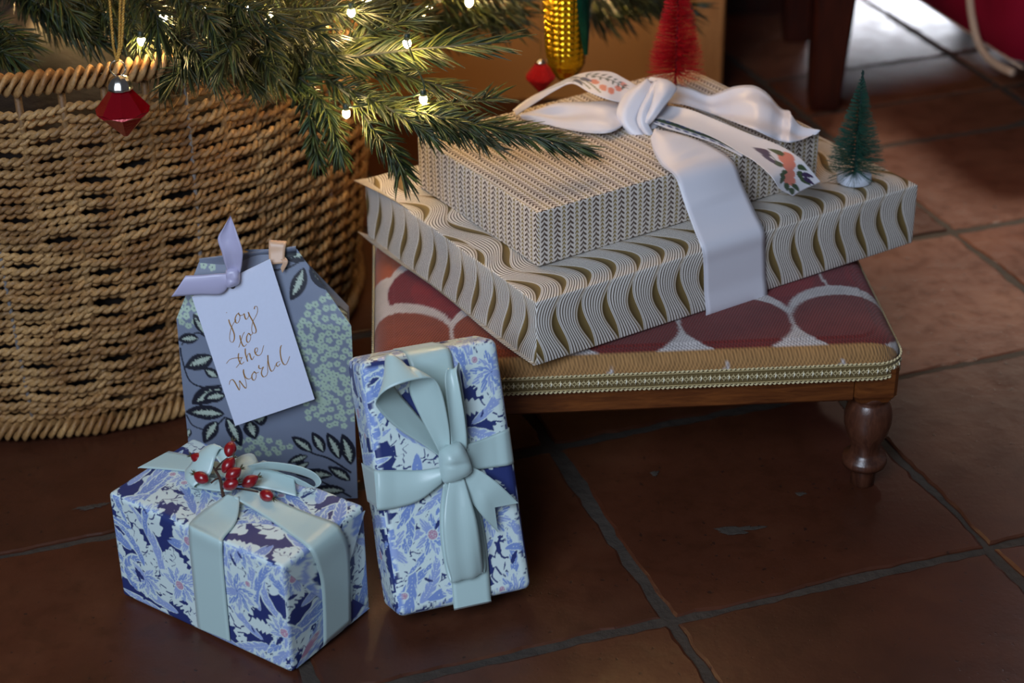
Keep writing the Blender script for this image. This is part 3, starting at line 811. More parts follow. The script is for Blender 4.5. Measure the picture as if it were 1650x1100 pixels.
# ================================================================== THE TWO LARGE BOXES
def wave_paper():
    """bundles of fine lines that swing to and fro, dark olive wedges opening between them"""
    m, nt, b = new_mat('wave_line_paper')
    uv = nd(nt, 'ShaderNodeAttribute', attribute_name='paper'); sx = nd(nt, 'ShaderNodeSeparateXYZ'); nt.links.new(uv.outputs['Vector'], sx.inputs[0])
    u, v = sx.outputs[0], sx.outputs[1]; w, Pv = .0272, .100
    sw = mth(nt, 'SINE', mth(nt, 'MULTIPLY', v, 2 * PI / Pv))
    us = mth(nt, 'ADD', u, mth(nt, 'MULTIPLY', sw, .0108))
    t = mth(nt, 'FRACT', mth(nt, 'DIVIDE', us, w))
    # a second swing widens and closes the wedge
    g = mth(nt, 'MULTIPLY', mth(nt, 'POWER', mth(nt, 'ABSOLUTE', mth(nt, 'SINE', mth(nt, 'MULTIPLY', mth(nt, 'ADD', v, -.004), PI / .0655))), 1.5), .34)
    t2 = mth(nt, 'DIVIDE', mth(nt, 'SUBTRACT', t, g), mth(nt, 'SUBTRACT', 1.0, g))
    wedge = mth(nt, 'LESS_THAN', t, g)
    ln = mth(nt, 'FRACT', mth(nt, 'MULTIPLY', t2, 8.0))
    line = ramp(nt, ln, [(.0, 1.0), (.28, 1.0), (.38, 0.0), (.92, 0.0), (1.0, 1.0)])
    paper, ink = lin(226, 220, 212), lin(72, 56, 40)
    body = mixc(nt, line, paper, ink)
    body = mixc(nt, ramp(nt, t2, [(.80, 0.0), (1.0, .55)]), body, lin(150, 122, 74))
    wl = mth(nt, 'FRACT', mth(nt, 'MULTIPLY', mth(nt, 'DIVIDE', t, w), .09))
    olive = mixc(nt, ramp(nt, mth(nt, 'DIVIDE', t, mth(nt, 'ADD', g, .001)), [(.0, 0.0), (1.0, 1.0)]), lin(74, 58, 32), lin(142, 120, 74))
    edge = mth(nt, 'LESS_THAN', mth(nt, 'ABSOLUTE', mth(nt, 'SUBTRACT', t, g)), .018)
    c = mixc(nt, wedge, body, olive); c = mixc(nt, edge, c, paper)
    nt.links.new(c, b.inputs['Base Color']); b.inputs['Roughness'].default_value = .5; b.inputs['Specular IOR Level'].default_value = .35
    bump(nt, b, noise(nt, 35, 3), .18, .0015)
    return m
def sprig_paper():
    """upright rows of small paired leaves, broad dark rows between narrow olive rows"""
    m, nt, b = new_mat('leaf_row_paper')
    uv = nd(nt, 'ShaderNodeAttribute', attribute_name='paper'); sx = nd(nt, 'ShaderNodeSeparateXYZ'); nt.links.new(uv.outputs['Vector'], sx.inputs[0])
    u, v = sx.outputs[0], sx.outputs[1]; p = .0142
    f = mth(nt, 'SUBTRACT', mth(nt, 'FRACT', mth(nt, 'DIVIDE', u, p)), .5)
    s1 = mth(nt, 'ABSOLUTE', f)
    f2 = mth(nt, 'SUBTRACT', mth(nt, 'FRACT', mth(nt, 'ADD', mth(nt, 'DIVIDE', u, p), .5)), .5)
    s2 = mth(nt, 'ABSOLUTE', f2)
    l1 = mth(nt, 'FRACT', mth(nt, 'SUBTRACT', mth(nt, 'DIVIDE', v, .0050), mth(nt, 'POWER', mth(nt, 'MULTIPLY', s1, 3.6), .55)))
    l2 = mth(nt, 'FRACT', mth(nt, 'SUBTRACT', mth(nt, 'DIVIDE', v, .0040), mth(nt, 'MULTIPLY', s2, 5.0)))
    on1 = mth(nt, 'MULTIPLY', mth(nt, 'LESS_THAN', s1, .25), mth(nt, 'LESS_THAN', l1, mth(nt, 'SUBTRACT', .62, mth(nt, 'MULTIPLY', s1, 1.0))))
    on2 = mth(nt, 'MULTIPLY', mth(nt, 'LESS_THAN', s2, .135), mth(nt, 'LESS_THAN', l2, .5))
    on2 = mth(nt, 'MAXIMUM', on2, mth(nt, 'LESS_THAN', s2, .02))
    c = mixc(nt, on1, lin(218, 208, 198), lin(92, 74, 62)); c = mixc(nt, on2, c, lin(138, 116, 62))
    nt.links.new(c, b.inputs['Base Color']); b.inputs['Roughness'].default_value = .5; b.inputs['Specular IOR Level'].default_value = .35
    bump(nt, b, noise(nt, 40, 3), .12, .0012)
    return m
M_wave, M_leafrow = wave_paper(), sprig_paper()
def big_parcel(name, mat, parent, x, y, a, L, W, z, H, r, puff, wr, seed, wrap_top):
    e1 = np.array([math.cos(a), math.sin(a), 0]); e2 = np.array([-e1[1], e1[0], 0])
    mb = MB(); uvs = []
    for nm, (P, U, V, _) in parcel((x, y, z), e1, e2, Z3, L, W, H, r, lambda q: .009, puff, wr, seed).items():
        mb.grid(P, None, flip=FLIP[nm])
        if nm in ('front', 'back'): q = (U, H - V)
        elif nm in ('left', 'right'): q = (U + .004, H - V)
        else: q = (U, -V)
        uvs.append(np.stack([q[0], q[1], 0 * q[0]], -1).reshape(-1, 3))
    return mb.build(name, mat, parent, True, {'paper': ('FLOAT_VECTOR', np.concatenate(uvs))}), e1, e2
K_ = .983
BZ, BHH = .168, .0644
BA = .553; BL, BW = .450, .3195
gb1 = thing('wrapped_box', 'large flat gift box in wavy fine line paper lying on the footstool cushion', 'gift box', (.0216, 1.441, BZ), group='gift boxes stacked on the footstool')
_, b1, b2 = big_parcel('wrapping_paper', M_wave, gb1, .0216, 1.441, BA, BL, BW, BZ, BHH, .0022, .0012, .0012, 3, True)
B0 = np.array([.0216, 1.441, 0]); BT = BZ + BHH
# the paper lip along the lower left edge and the sharp fold at the far left corner
A_, B_ = [], []
for t in np.linspace(.0, 1, 12):
    q = B0 + b2 * (BW * t) + Z3 * (BZ + .0012); A_.append(q + Z3 * .0006)
    B_.append(q - b1 * (.003 + .007 * t + .002 * math.sin(9 * t)) + Z3 * (.001 + .006 * t))
def paper_lip(name, A_, B_, parent, mat, vv):
    P, N, u = strip(A_, B_, 40, 4, .0004); mb = MB(); mb.grid(P); mb.grid(P - N * .0004, flip=True)
    uvs = []
    for k in range(2): uvs.append(np.stack([np.linspace(0, BW, 40)[:, None] + 0 * u[None] + .004, vv + u[None] * .01 + 0 * np.linspace(0, 1, 40)[:, None], np.zeros((40, 5))], -1).reshape(-1, 3))
    return mb.build(name, mat, parent, True, {'paper': ('FLOAT_VECTOR', np.concatenate(uvs))})
paper_lip('paper_fold', A_, B_, gb1, M_wave, .06)
A_ = [B0 + b2 * (BW * t) + Z3 * (BT - .0006) + b1 * .002 for t in np.linspace(.72, 1.0, 8)]
B_ = [B0 + b2 * (BW * t) + Z3 * (BT + .001) - b1 * (.012 * max(0, (t - .72) / .28) ** 1.5) for t in np.linspace(.72, 1.0, 8)]
paper_lip('paper_fold', A_, B_, gb1, M_wave, .0)

UA, UL, UW, UH = .566, .331, .2133, .0546
U0 = np.array([.0246, 1.507, 0]); UZ = BT + .0014
gb2 = thing('wrapped_box', 'smaller flat gift box in leaf row paper, on top of the wavy line box', 'gift box', (U0[0], U0[1], UZ), group='gift boxes stacked on the footstool')
_, u1, u2 = big_parcel('wrapping_paper', M_leafrow, gb2, U0[0], U0[1], UA, UL, UW, UZ, UH, .0018, .0008, .0006, 4, True)
UT = UZ + UH

# ---- wide white ribbon tied round both boxes
M_white = satin('white_satin', lin(216, 214, 222), .36)
wr = thing('white_ribbon', 'wide white satin ribbon with floral printed ends tied round both stacked boxes', 'ribbon', U0 + u1 * .2 + Z3 * UT)
nf = np.array([b1[1], -b1[0], 0])       # outward normal of the big box front
FT0 = B0 + Z3 * BT
def on_top(px, py, h): return at(px, py, z=UT + h)
def on_front(px, py, h=.0034): return at_plane(px, py, FT0, nf, h)
# band: from the knot across the lid, hanging free to the lower box, down its front and under
def bandedge(pts_top, free, front):
    return [on_top(*q) for q in pts_top] + free + [on_front(*q) for q in front]
LA = bandedge([(1046, 214, .012), (1058, 245, .006), (1076, 278, .003)], [], [])
p_e = LA[-1]
def mixp(a, b, t, drop=0): return a * (1 - t) + b * t + Z3 * drop
tl, tr = on_front(1131, 402, .003), on_front(1232, 372, .003)
ul, ur = on_top(1088, 285, .0022), on_top(1180, 258, .0022)
LEFT = [on_top(1048, 222, .012), on_top(1053, 243, .008), on_top(1066, 266, .004), ul, mixp(ul, tl, .33, -.001), mixp(ul, tl, .7, -.001), tl, on_front(1134, 430), on_front(1135, 470), on_front(1136, 512)]
RIGHT = [on_top(1058, 208, .012), on_top(1096, 216, .012), on_top(1140, 232, .007), ur, mixp(ur, tr, .33, -.001), mixp(ur, tr, .7, -.001), tr, on_front(1233, 400), on_front(1234, 440), on_front(1234, 482)]
under = -nf * .03
LEFT.append(LEFT[-1] + under - Z3 * .002); RIGHT.append(RIGHT[-1] + under - Z3 * .002)
ribbon('band', M_white, wr, LEFT, RIGHT, 70, 12, .0005, [.004] * 16 + [.0025] * 14 + [0] * 40)

# prints on the tails (small sprigs of leaves and fruit)
def tail_canvas(kind):
    wcol = lin(216, 212, 216); C = Canvas(0, 0, 1, .32, .0022, wcol)
    g, g2, cor, vio, nav = lin(58, 74, 44), lin(36, 60, 48), lin(206, 120, 100), lin(58, 40, 74), lin(44, 54, 104)
    def leaf(x, y, a, L, W, c):
        l, r, m, t = frond((x, y), a, L, W, .3, 12); C.poly(np.concatenate([l, r[::-1]]), c)
    def fruit(x, y, r_): C.disc(x, y, r_, cor, 16, r_ * 1.15)
    if kind == 'end':
        C.stroke(np.array([(.60, .12), (.70, .16), (.82, .15), (.92, .18)]), .007, g2)
        for x, y, r_ in ((.715, .075, .050), (.765, .11, .046), (.83, .17, .050), (.875, .20, .044)): fruit(x, y, r_)
        for x, y, a in ((.80, .07, -.6), (.84, .08, .3), (.70, .05, 2.6), (.78, .15, 1.4), (.80, .20, 1.0), (.86, .23, .6), (.90, .20, .2), (.90, .12, -.4), (.92, .24, .7), (.74, .14, 2.4)): leaf(x, y, a, .10, .046, g)
        for x, y, a in ((.66, .15, 2.9), (.64, .11, 2.6), (.70, .17, 2.8), (.88, .09, -.9), (.91, .10, -.5)): leaf(x, y, a, .10, .042, vio)
    if kind == 'loop':
        for x, y in ((.62, .17), (.68, .22), (.74, .23), (.80, .18), (.84, .10)): fruit(x, y, .030)
        C.stroke(np.array([(.56, .05), (.66, .10), (.78, .12), (.88, .14)]), .008, g2)
        for k in range(7):
            leaf(.57 + .045 * k, .06 + .011 * k, -.9, .055, .020, g2); leaf(.57 + .045 * k, .06 + .011 * k, 1.5, .055, .020, g2)
        for x, y, a in ((.42, .08, .4), (.44, .20, .5), (.50, .14, .2)): leaf(x, y, a, .11, .075, nav)
        for k in range(5): C.stroke(np.array([(.14 + .07 * k, .04), (.24 + .07 * k, .14), (.38 + .07 * k, .28)]), .016, lin(104, 108, 70))
    if kind == 'dark':
        for k in range(16):
            x = .02 + .055 * k; leaf(x, .10, .5, .10, .06, nav if k % 3 == 0 else g2); leaf(x, .2, -.5, .12, .06, g)
        for k in range(9): leaf(.03 + .09 * k, .24, .1, .09, .05, nav)
    return C
M_print = painted('printed_satin', .38, .5, 1600, .08, .0002, sheen=.25)
C_end, C_loop, C_dark = tail_canvas('end'), tail_canvas('loop'), tail_canvas('dark')
# right tail lying over the lid, printed end hanging over the front
ribbon('tail', M_print, wr,
       [on_top(1046, 176, .010), on_top(1072, 171, .015), on_top(1108, 176, .017), on_top(1150, 192, .014), on_top(1200, 213, .010), on_top(1250, 232, .008), on_top(1285, 252, .004), on_top(1303, 270, -.004), on_top(1322, 293, -.018)],
       [on_top(1046, 184, .010), on_top(1070, 192, .013), on_top(1104, 204, .013), on_top(1150, 222, .009), on_top(1190, 245, .006), on_top(1218, 262, .004), on_top(1243, 285, .000), on_top(1256, 304, -.012), on_top(1278, 316, -.024)],
       90, 60, .0005, [.002] * 90, lambda s, t: C_end.sample(s, t * .32))
# its under fold with the blue and green print
ribbon('tail_fold', M_print, wr,
       [on_top(1052, 187, .012), on_top(1082, 192, .011), on_top(1120, 207, .009), on_top(1160, 222, .006), on_top(1200, 246, .004)],
       [on_top(1048, 197, .008), on_top(1078, 208, .007), on_top(1115, 219, .005), on_top(1155, 233, .004), on_top(1196, 253, .003)],
       60, 24, .0005, 0, lambda s, t: C_dark.sample(s, t * .32))
# second tail: plain satin, humped, thrown back to the right
ribbon('tail', M_white, wr,
       [on_top(1060, 146, .016), on_top(1082, 138, .020), on_top(1112, 144, .016), on_top(1145, 156, .010), on_top(1185, 142, .024), on_top(1218, 139, .028), on_top(1243, 152, .024), on_top(1262, 172, .014), on_top(1274, 181, .018), on_top(1292, 203, .008), on_top(1322, 210, .006)],
       [on_top(1056, 160, .016), on_top(1078, 166, .017), on_top(1105, 171, .012), on_top(1150, 187, .006), on_top(1185, 200, .010), on_top(1215, 211, .014), on_top(1238, 220, .010), on_top(1256, 226, .004), on_top(1272, 229, .006), on_top(1290, 226, .004), on_top(1308, 218, .004)],
       80, 16, .0005, .003, None, .0026, 2)
# left loop: satin leg lying on the lid, folded over at the left and coming back printed
ribbon('loop', M_white, wr,
       [on_top(1014, 178, .006), on_top(985, 160, .013), on_top(945, 158, .014), on_top(905, 166, .012), on_top(868, 176, .010), on_top(835, 184, .008)],
       [on_top(1012, 196, .006), on_top(988, 212, .007), on_top(955, 213, .006), on_top(915, 208, .004), on_top(880, 200, .003), on_top(842, 192, .004)],
       60, 16, .0005, .0035, None, .0030, 5)
ribbon('loop', M_print, wr,
       [on_top(1046, 150, .018), on_top(1008, 128, .026), on_top(982, 116, .031), on_top(945, 117, .030), on_top(915, 127, .026), on_top(880, 144, .019), on_top(850, 160, .013), on_top(826, 178, .008)][::-1],
       [on_top(1042, 168, .018), on_top(1005, 166, .018), on_top(978, 160, .022), on_top(948, 148, .026), on_top(922, 135, .027), on_top(895, 146, .021), on_top(860, 168, .013), on_top(832, 186, .007)][::-1],
       80, 40, .0005, -.002, lambda s, t: C_loop.sample(s, t * .32))
kn = unit(np.array([-.12, -.60, .79])); ko = on_top(1042, 186, .008)
knot('knot', M_white, wr, ko, kn, [(1002, 152), (1046, 128), (1084, 150), (1052, 226)], .012, .000, 3, 26, 26, 3)
# pleats drawn over the knot
def fold(pa, pb, bul, n=44, m=10, seed=0):
    ribbon('knot_fold', M_white, wr, [at_plane(x, y, ko, kn, h) for x, y, h in pa], [at_plane(x, y, ko, kn, h) for x, y, h in pb], n, m, .0005, bul, None, .0005, seed)
fold([(1040, 134, .004), (1012, 147, .013), (996, 170, .014), (994, 192, .011), (1008, 209, .008), (1032, 221, .006), (1048, 236, .003)],
     [(1052, 136, .014), (1042, 155, .020), (1029, 179, .020), (1025, 195, .018), (1033, 212, .014), (1046, 225, .010), (1056, 234, .005)], .006, seed=1)
fold([(1050, 134, .012), (1040, 156, .018), (1027, 180, .017), (1024, 196, .015), (1033, 212, .012), (1048, 228, .006)],
     [(1068, 136, .016), (1056, 158, .021), (1046, 178, .021), (1044, 196, .018), (1050, 210, .013), (1060, 224, .006)], .004, seed=3)
fold([(1040, 133, .008), (1052, 131, .016), (1054, 146, .023), (1050, 166, .025), (1042, 186, .020), (1036, 198, .012)],
     [(1060, 128, .006), (1090, 138, .012), (1084, 154, .019), (1068, 174, .023), (1055, 192, .020), (1044, 204, .012)], .004, seed=2)

# ================================================================== FLORAL PARCELS
M_floral = painted('floral_wrapping_paper', .42, .4, 90, .12, .0012)
M_blue = satin('pale_blue_satin', lin(176, 200, 198), .33)
CF_ = floral_canvas(11)
def floral_parcel(parent, O, e1, e2, e3, L, W, H, r, puff, wr, seed, off, dense):
    mb = MB()
    for nm, (P, U, V, _) in parcel(O, e1, e2, e3, L, W, H, r, lambda q: .00062 if q in dense else .006, puff, wr, seed).items():
        if nm in ('front', 'back'): x, y = U + off[0], V + off[1]
        elif nm in ('left', 'right'): x, y = U + off[0] + .13, V + off[1] + .05
        else: x, y = U + off[0], V + off[1] + H
        mb.grid(P, CF_.sample(x, y).reshape(-1, 3), flip=FLIP[nm])
    return mb.build('wrapping_paper', M_floral, parent, True)
def side_frame(o, n): return np.asarray(o, float), unit(n)

# ---- long parcel lying in front
GA = .962
g1 = np.array([math.cos(GA), math.sin(GA), 0]); g2 = np.array([-g1[1], g1[0], 0])
GO = np.array([-.1885, 1.2235, 0]); GL, GW, GH = .107, .197, .110
gf = thing('floral_gift', 'blue floral gift lying lengthwise on the tiles with red rosehips on its bow', 'gift', GO + g1 * .05 + g2 * .1, group='blue floral gifts on the tiles')
floral_parcel(gf, GO, g1, g2, Z3, GL, GW, GH, .0042, .0006, .0008, 21, (.03, .11), ('front', 'left', 'top'))
gT = (GO + Z3 * GH, Z3); gL = (GO, -g1); gR = (GO, -g2)
def T_(px, py, h=.0008): return at_plane(px, py, *gT, h)
def Lf_(px, py, h=.0022): return at_plane(px, py, *gL, h)
def Rt_(px, py, h=.0018): return at_plane(px, py, *gR, h)
# paper fold on the near end: a mitred flap, its edge standing a little proud
def flap(pts, nrm, parent, lift):
    pts = np.array(pts); n = 24
    P = np.zeros((n, n, 3)); s = np.linspace(0, 1, n)
    for i in range(n):
        a = pts[0] * (1 - s[i]) + pts[1] * s[i]; b = pts[3] * (1 - s[i]) + pts[2] * s[i]
        P[i] = a[None] * (1 - s[:, None]) + b[None] * s[:, None]
    P += np.asarray(nrm) * (.0006 + lift * s[None, :, None])
    x = P @ g2 * .8 + P[..., 2] * .6; y = P[..., 2] * .8 - (P @ g1) * .6
    mb = MB(); c = CF_.sample(x + .07, y + .02).reshape(-1, 3); mb.grid(P, c); mb.grid(P - np.asarray(nrm) * .0004, c, flip=True)
    return mb.build('paper_flap', M_floral, parent)
nR = -g2
q00 = GO + Z3 * (GH - .006); 
def onR(a, z, h=.0015): return GO + g1 * a + Z3 * z - g2 * h
flap([onR(.002, GH - .004), onR(GL - .002, GH - .004), onR(GL * .62, GH * .45), onR(GL * .40, GH * .45)], nR, gf, .0022)
flap([onR(.004, .004), onR(GL - .004, .004), onR(GL * .62, GH * .40), onR(GL * .42, GH * .40)], nR, gf, .0012)
# ribbon bands
ribbon('ribbon_band', M_blue, gf,
       [T_(366, 796, .010), T_(352, 806, .006), T_(332, 818, .002), T_(309, 838, .0012), Lf_(304, 850), Lf_(305, 880), Lf_(311, 940), Lf_(317, 1000), Lf_(319, 1012) ],
       [T_(386, 800, .010), T_(384, 826, .006), T_(377, 846, .003), T_(361, 866, .0012), Lf_(358, 878), Lf_(359, 905), Lf_(364, 965), Lf_(370, 1025), Lf_(371, 1033)], 60, 8)
ribbon('ribbon_band', M_blue, gf,
       [T_(375, 800, .011), T_(398, 814, .006), T_(430, 834, .002), T_(464, 858, .0014), T_(492, 879, .0014), Rt_(505, 896, .0055), Rt_(517, 935, .0058), Rt_(521, 985, .0055), Rt_(522, 1040, .005)],
       [T_(396, 784, .011), T_(424, 793, .007), T_(462, 812, .004), T_(505, 829, .002), T_(540, 842, .0014), Rt_(553, 858, .005), Rt_(562, 882, .0058), Rt_(565, 935, .0055), Rt_(566, 1003, .005)], 60, 8)
ribbon('ribbon_band', M_blue, gf,
       [T_(366, 770, .010), T_(340, 764, .006), T_(310, 761, .003), T_(270, 757, .0012), T_(228, 754, .0012), T_(222, 754, .0012)],
       [T_(378, 750, .012), T_(350, 744, .008), T_(330, 738, .006), T_(302, 733, .002), T_(278, 728, .0012), T_(272, 727, .0012)], 40, 8)
ribbon('ribbon_band', M_blue, gf,
       [T_(384, 760, .010), T_(404, 752, .003), T_(424, 742, .0012)], [T_(396, 772, .010), T_(430, 766, .003), T_(466, 752, .0012)], 20, 6)
# bow: left loop, right loop, tails, knot
ribbon('bow_loop', M_blue, gf,
       [T_(372, 762, .016), T_(350, 740, .026), T_(338, 718, .030), T_(322, 726, .026), T_(306, 748, .016), T_(298, 760, .008), T_(320, 768, .004), T_(356, 778, .006)],
       [T_(380, 752, .018), T_(376, 734, .028), T_(356, 722, .032), T_(346, 740, .026), T_(338, 764, .016), T_(312, 784, .008), T_(336, 788, .004), T_(364, 786, .006)], 60, 8, .0005, .003)
ribbon('bow_tail', M_blue, gf,
       [T_(366, 776, .012), T_(345, 770, .011), T_(326, 768, .008), T_(308, 770, .006)], [T_(374, 792, .010), T_(352, 791, .008), T_(330, 788, .006), T_(306, 783, .004)], 26, 6)
ribbon('bow_loop', M_blue, gf,
       [T_(392, 752, .018), T_(424, 744, .022), T_(452, 745, .024), T_(484, 751, .022), T_(508, 762, .018), T_(518, 776, .012), T_(508, 785, .008), T_(490, 776, .010), T_(466, 766, .012), T_(436, 764, .010), T_(400, 772, .010)],
       [T_(396, 762, .010), T_(426, 756, .012), T_(456, 758, .012), T_(484, 764, .010), T_(504, 772, .006), T_(509, 781, .003), T_(502, 786, .002), T_(484, 782, .003), T_(462, 773, .004), T_(434, 772, .004), T_(402, 780, .006)], 90, 8)
ribbon('bow_tail', M_blue, gf,
       [T_(398, 758, .014), T_(424, 756, .014), T_(448, 760, .012), T_(474, 770, .008)], [T_(398, 784, .008), T_(420, 786, .007), T_(448, 792, .005), T_(478, 800, .002)], 26, 6)
knot('bow_knot', M_blue, gf, T_(392, 758, .012), Z3, [(372, 744), (412, 732), (420, 756), (384, 782)], .008, .0, 5, 18, 18, 2)

# ---- parcel standing on end, leaning back
PA, PT, PR_ = .3395, .41, -.008
pe = np.array([math.cos(PA), math.sin(PA), 0]); pb = np.array([-pe[1], pe[0], 0])
pu = math.cos(PT) * Z3 + math.sin(PT) * pb; pn = -math.cos(PT) * pb + math.sin(PT) * Z3     # pn: out of the front face
pe_r = math.cos(PR_) * pe + math.sin(PR_) * pu; pu_r = -math.sin(PR_) * pe + math.cos(PR_) * pu
PO = np.array([-.1005, 1.268, 0]); PW, PH, PD = .1225, .2225, .052
PO = PO + Z3 * max(0, .0) 
gs = thing('floral_gift', 'blue floral gift stood on end with a looped pale blue bow, leaning beside the footstool', 'gift', PO + pe * .06, group='blue floral gifts on the tiles')
PO[2] = PD * 0 + .0
low = min((PO + a * PW * pe_r - b * PD * pn)[2] for a in (0, 1) for b in (0, 1)); PO[2] -= low
floral_parcel(gs, PO, pe_r, -pn, pu_r, PW, PD, PH, .0075, .0006, .0005, 31, (.10, .03), ('front', 'left', 'top'))
gF = (PO, pn)
def F_(px, py, h=.0016): return at_plane(px, py, *gF, h)
def S_(px, py, h=.0012): return at_plane(px, py, PO, -pe_r, h)
eL, eR = PO - pe_r * .001, PO + pe_r * (PW + .001)
def bandpt(side, frac, dep, out=.0012):
    return (PO if side < 0 else PO + pe_r * PW) + pu_r * (PH * frac) - pn * dep + pe_r * (out * side)
def vfrac(px, py): return float(np.dot(F_(px, py, 0) - PO, pu_r) / PH)
fl0, fl1 = vfrac(602, 757), vfrac(604, 822)
ribbon('ribbon_band', M_blue, gs,
       [bandpt(-1, fl0, .045), bandpt(-1, fl0, .009), F_(608, 757, .0024), F_(640, 757, .0028), F_(676, 757, .005), F_(712, 752, .010)],
       [bandpt(-1, fl1, .045), bandpt(-1, fl1, .009), F_(610, 822, .0024), F_(640, 818, .0028), F_(676, 806, .005), F_(713, 778, .010)], 60, 10, .0005, [0] * 24 + [-.003] * 36)
fr0, fr1 = vfrac(815, 692), vfrac(822, 748)
ribbon('ribbon_band', M_blue, gs,
       [F_(750, 716, .010), F_(775, 708, .004), F_(795, 700, .0026), F_(814, 692, .0022), bandpt(1, fr0, .009), bandpt(1, fr0, .045)],
       [F_(754, 758, .010), F_(778, 755, .004), F_(800, 752, .0026), F_(820, 749, .0022), bandpt(1, fr1, .009), bandpt(1, fr1, .045)], 44, 10)
tp0 = PO + pu_r * (PH + .0012)
def toppt(px, py, dep): 
    x = float(np.dot(F_(px, py, 0) - PO, pe_r)); return tp0 + pe_r * x - pn * dep
ribbon('ribbon_band', M_blue, gs,
       [toppt(658, 592, .045), toppt(658, 592, .009), F_(660, 588, .0024), F_(668, 620, .0022), F_(688, 680, .0024), F_(712, 735, .008)],
       [toppt(722, 574, .045), toppt(722, 574, .009), F_(726, 568, .0024), F_(734, 610, .0022), F_(746, 660, .0024), F_(753, 722, .008)], 44, 8)
ribbon('ribbon_band', M_blue, gs,
       [F_(716, 776, .010), F_(718, 820, .003), F_(724, 880, .0020), F_(728, 940, .0020), F_(731, 976, .0020), F_(732, 981, .001), F_(732, 983, -.006)],
       [F_(752, 770, .010), F_(770, 810, .003), F_(782, 860, .0020), F_(788, 920, .0020), F_(791, 962, .0020), F_(792, 968, .001), F_(792, 970, -.006)], 44, 8)
# big open loop at upper left: rises from the knot, rolls over and comes back as the bright face
ribbon('bow_loop', M_blue, gs,
       [F_(712, 738, .010), F_(680, 716, .013), F_(640, 690, .018), F_(610, 660, .024), F_(606, 645, .030), F_(622, 628, .036), F_(650, 616, .040), F_(680, 609, .040), F_(700, 611, .037), F_(712, 632, .032), F_(721, 672, .025), F_(725, 705, .018), F_(724, 738, .012)],
       [F_(716, 728, .004), F_(690, 690, .003), F_(664, 658, .003), F_(640, 630, .004), F_(626, 600, .008), F_(620, 576, .014), F_(632, 570, .020), F_(655, 588, .024), F_(662, 606, .020), F_(660, 630, .016), F_(676, 668, .014), F_(697, 708, .012), F_(713, 738, .010)], 120, 10, .0005, [0] * 70 + [.003] * 50)
# second, narrower loop standing beside it
ribbon('bow_loop', M_blue, gs,
       [F_(728, 740, .012), F_(726, 706, .016), F_(722, 668, .020), F_(718, 630, .022), F_(717, 606, .020), F_(722, 594, .017), F_(732, 612, .008), F_(742, 664, .006), F_(750, 730, .008)],
       [F_(752, 728, .010), F_(752, 704, .016), F_(748, 668, .022), F_(741, 626, .024), F_(736, 598, .022), F_(740, 584, .017), F_(742, 604, .006), F_(749, 652, .004), F_(754, 720, .006)], 80, 8, .0005, .003)
# hanging loop below the knot
ribbon('bow_loop', M_blue, gs,
       [F_(724, 772, .014), F_(717, 808, .018), F_(714, 850, .020), F_(719, 900, .017), F_(727, 932, .011), F_(726, 938, .007), F_(718, 918, .004), F_(710, 868, .003), F_(709, 820, .004), F_(714, 780, .008)],
       [F_(748, 770, .014), F_(757, 800, .019), F_(768, 838, .021), F_(775, 880, .018), F_(779, 912, .012), F_(780, 924, .007), F_(783, 906, .004), F_(779, 862, .003), F_(768, 814, .004), F_(750, 776, .008)], 90, 10, .0005, 0, None, .0012, 7)
# swallow-tailed end
def swallow(name, parent, A, B, notch, n=30):
    P, N, u = strip(A, B, n, 12)
    # the cut: pull the middle of the end row back towards the notch
    e = P[-1].copy(); k = 1 - np.abs(2 * u - 1)
    for i in range(n):
        f = (i / (n - 1)) ** 2
        P[i] = P[i] + (notch - (P[-1][6] if i < n - 1 else e[6])) * (k * f)[:, None]
    mb = MB(); mb.grid(P); mb.grid(P - N * .0005, flip=True)
    return mb.build(name, M_blue, parent, True, {'across': ('FLOAT', np.tile(np.broadcast_to(u, (n, 13)).ravel(), 2))})
swallow('bow_tail', gs, [F_(752, 748, .010), F_(780, 762, .012), F_(806, 782, .014), F_(835, 810, .010)], [F_(738, 778, .012), F_(758, 806, .014), F_(778, 832, .014), F_(802, 857, .009)], F_(797, 817, .012))
knot('bow_knot', M_blue, gs, F_(733, 746, .012), pn, [(704, 722), (742, 706), (766, 762), (712, 784)], .013, .001, 9, 24, 24, 2)

# ---- rosehip sprig tucked into the bow of the lying gift
M_hip = plain('rosehip_skin', lin(132, 12, 22), .28, var=.35, scale=160, bmp=.35, bdist=.0006, coat=.3)
M_twig = plain('brown_twig', lin(64, 38, 28), .7, var=.25, scale=300, bmp=.4)
M_calyx = plain('dry_calyx', lin(72, 66, 40), .8, var=.3, scale=300, bmp=.4)
rh = thing('rosehip_sprig', 'sprig of red rosehips on brown twigs tucked into the lying gift\'s bow', 'rosehips', T_(360, 799, .004))
hips = [((320, 739), (338, 747), .020), ((324, 769), (340, 778), .016), ((371, 723), (366, 738), .040), ((368, 749), (362, 757), .034), ((376, 763), (366, 770), .032), ((372, 780), (364, 783), .024), ((403, 775), (394, 780), .018), ((430, 798), (416, 792), .010)]
st0 = T_(360, 800, .006); j1 = T_(354, 770, .015); j2 = T_(347, 757, .018)
mb = MB(); mb.tube(spline([st0, T_(357, 785, .010), j1, j2], 14), np.linspace(.0016, .0011, 14), 7); stem_o = mb.build('twig', M_twig, rh)
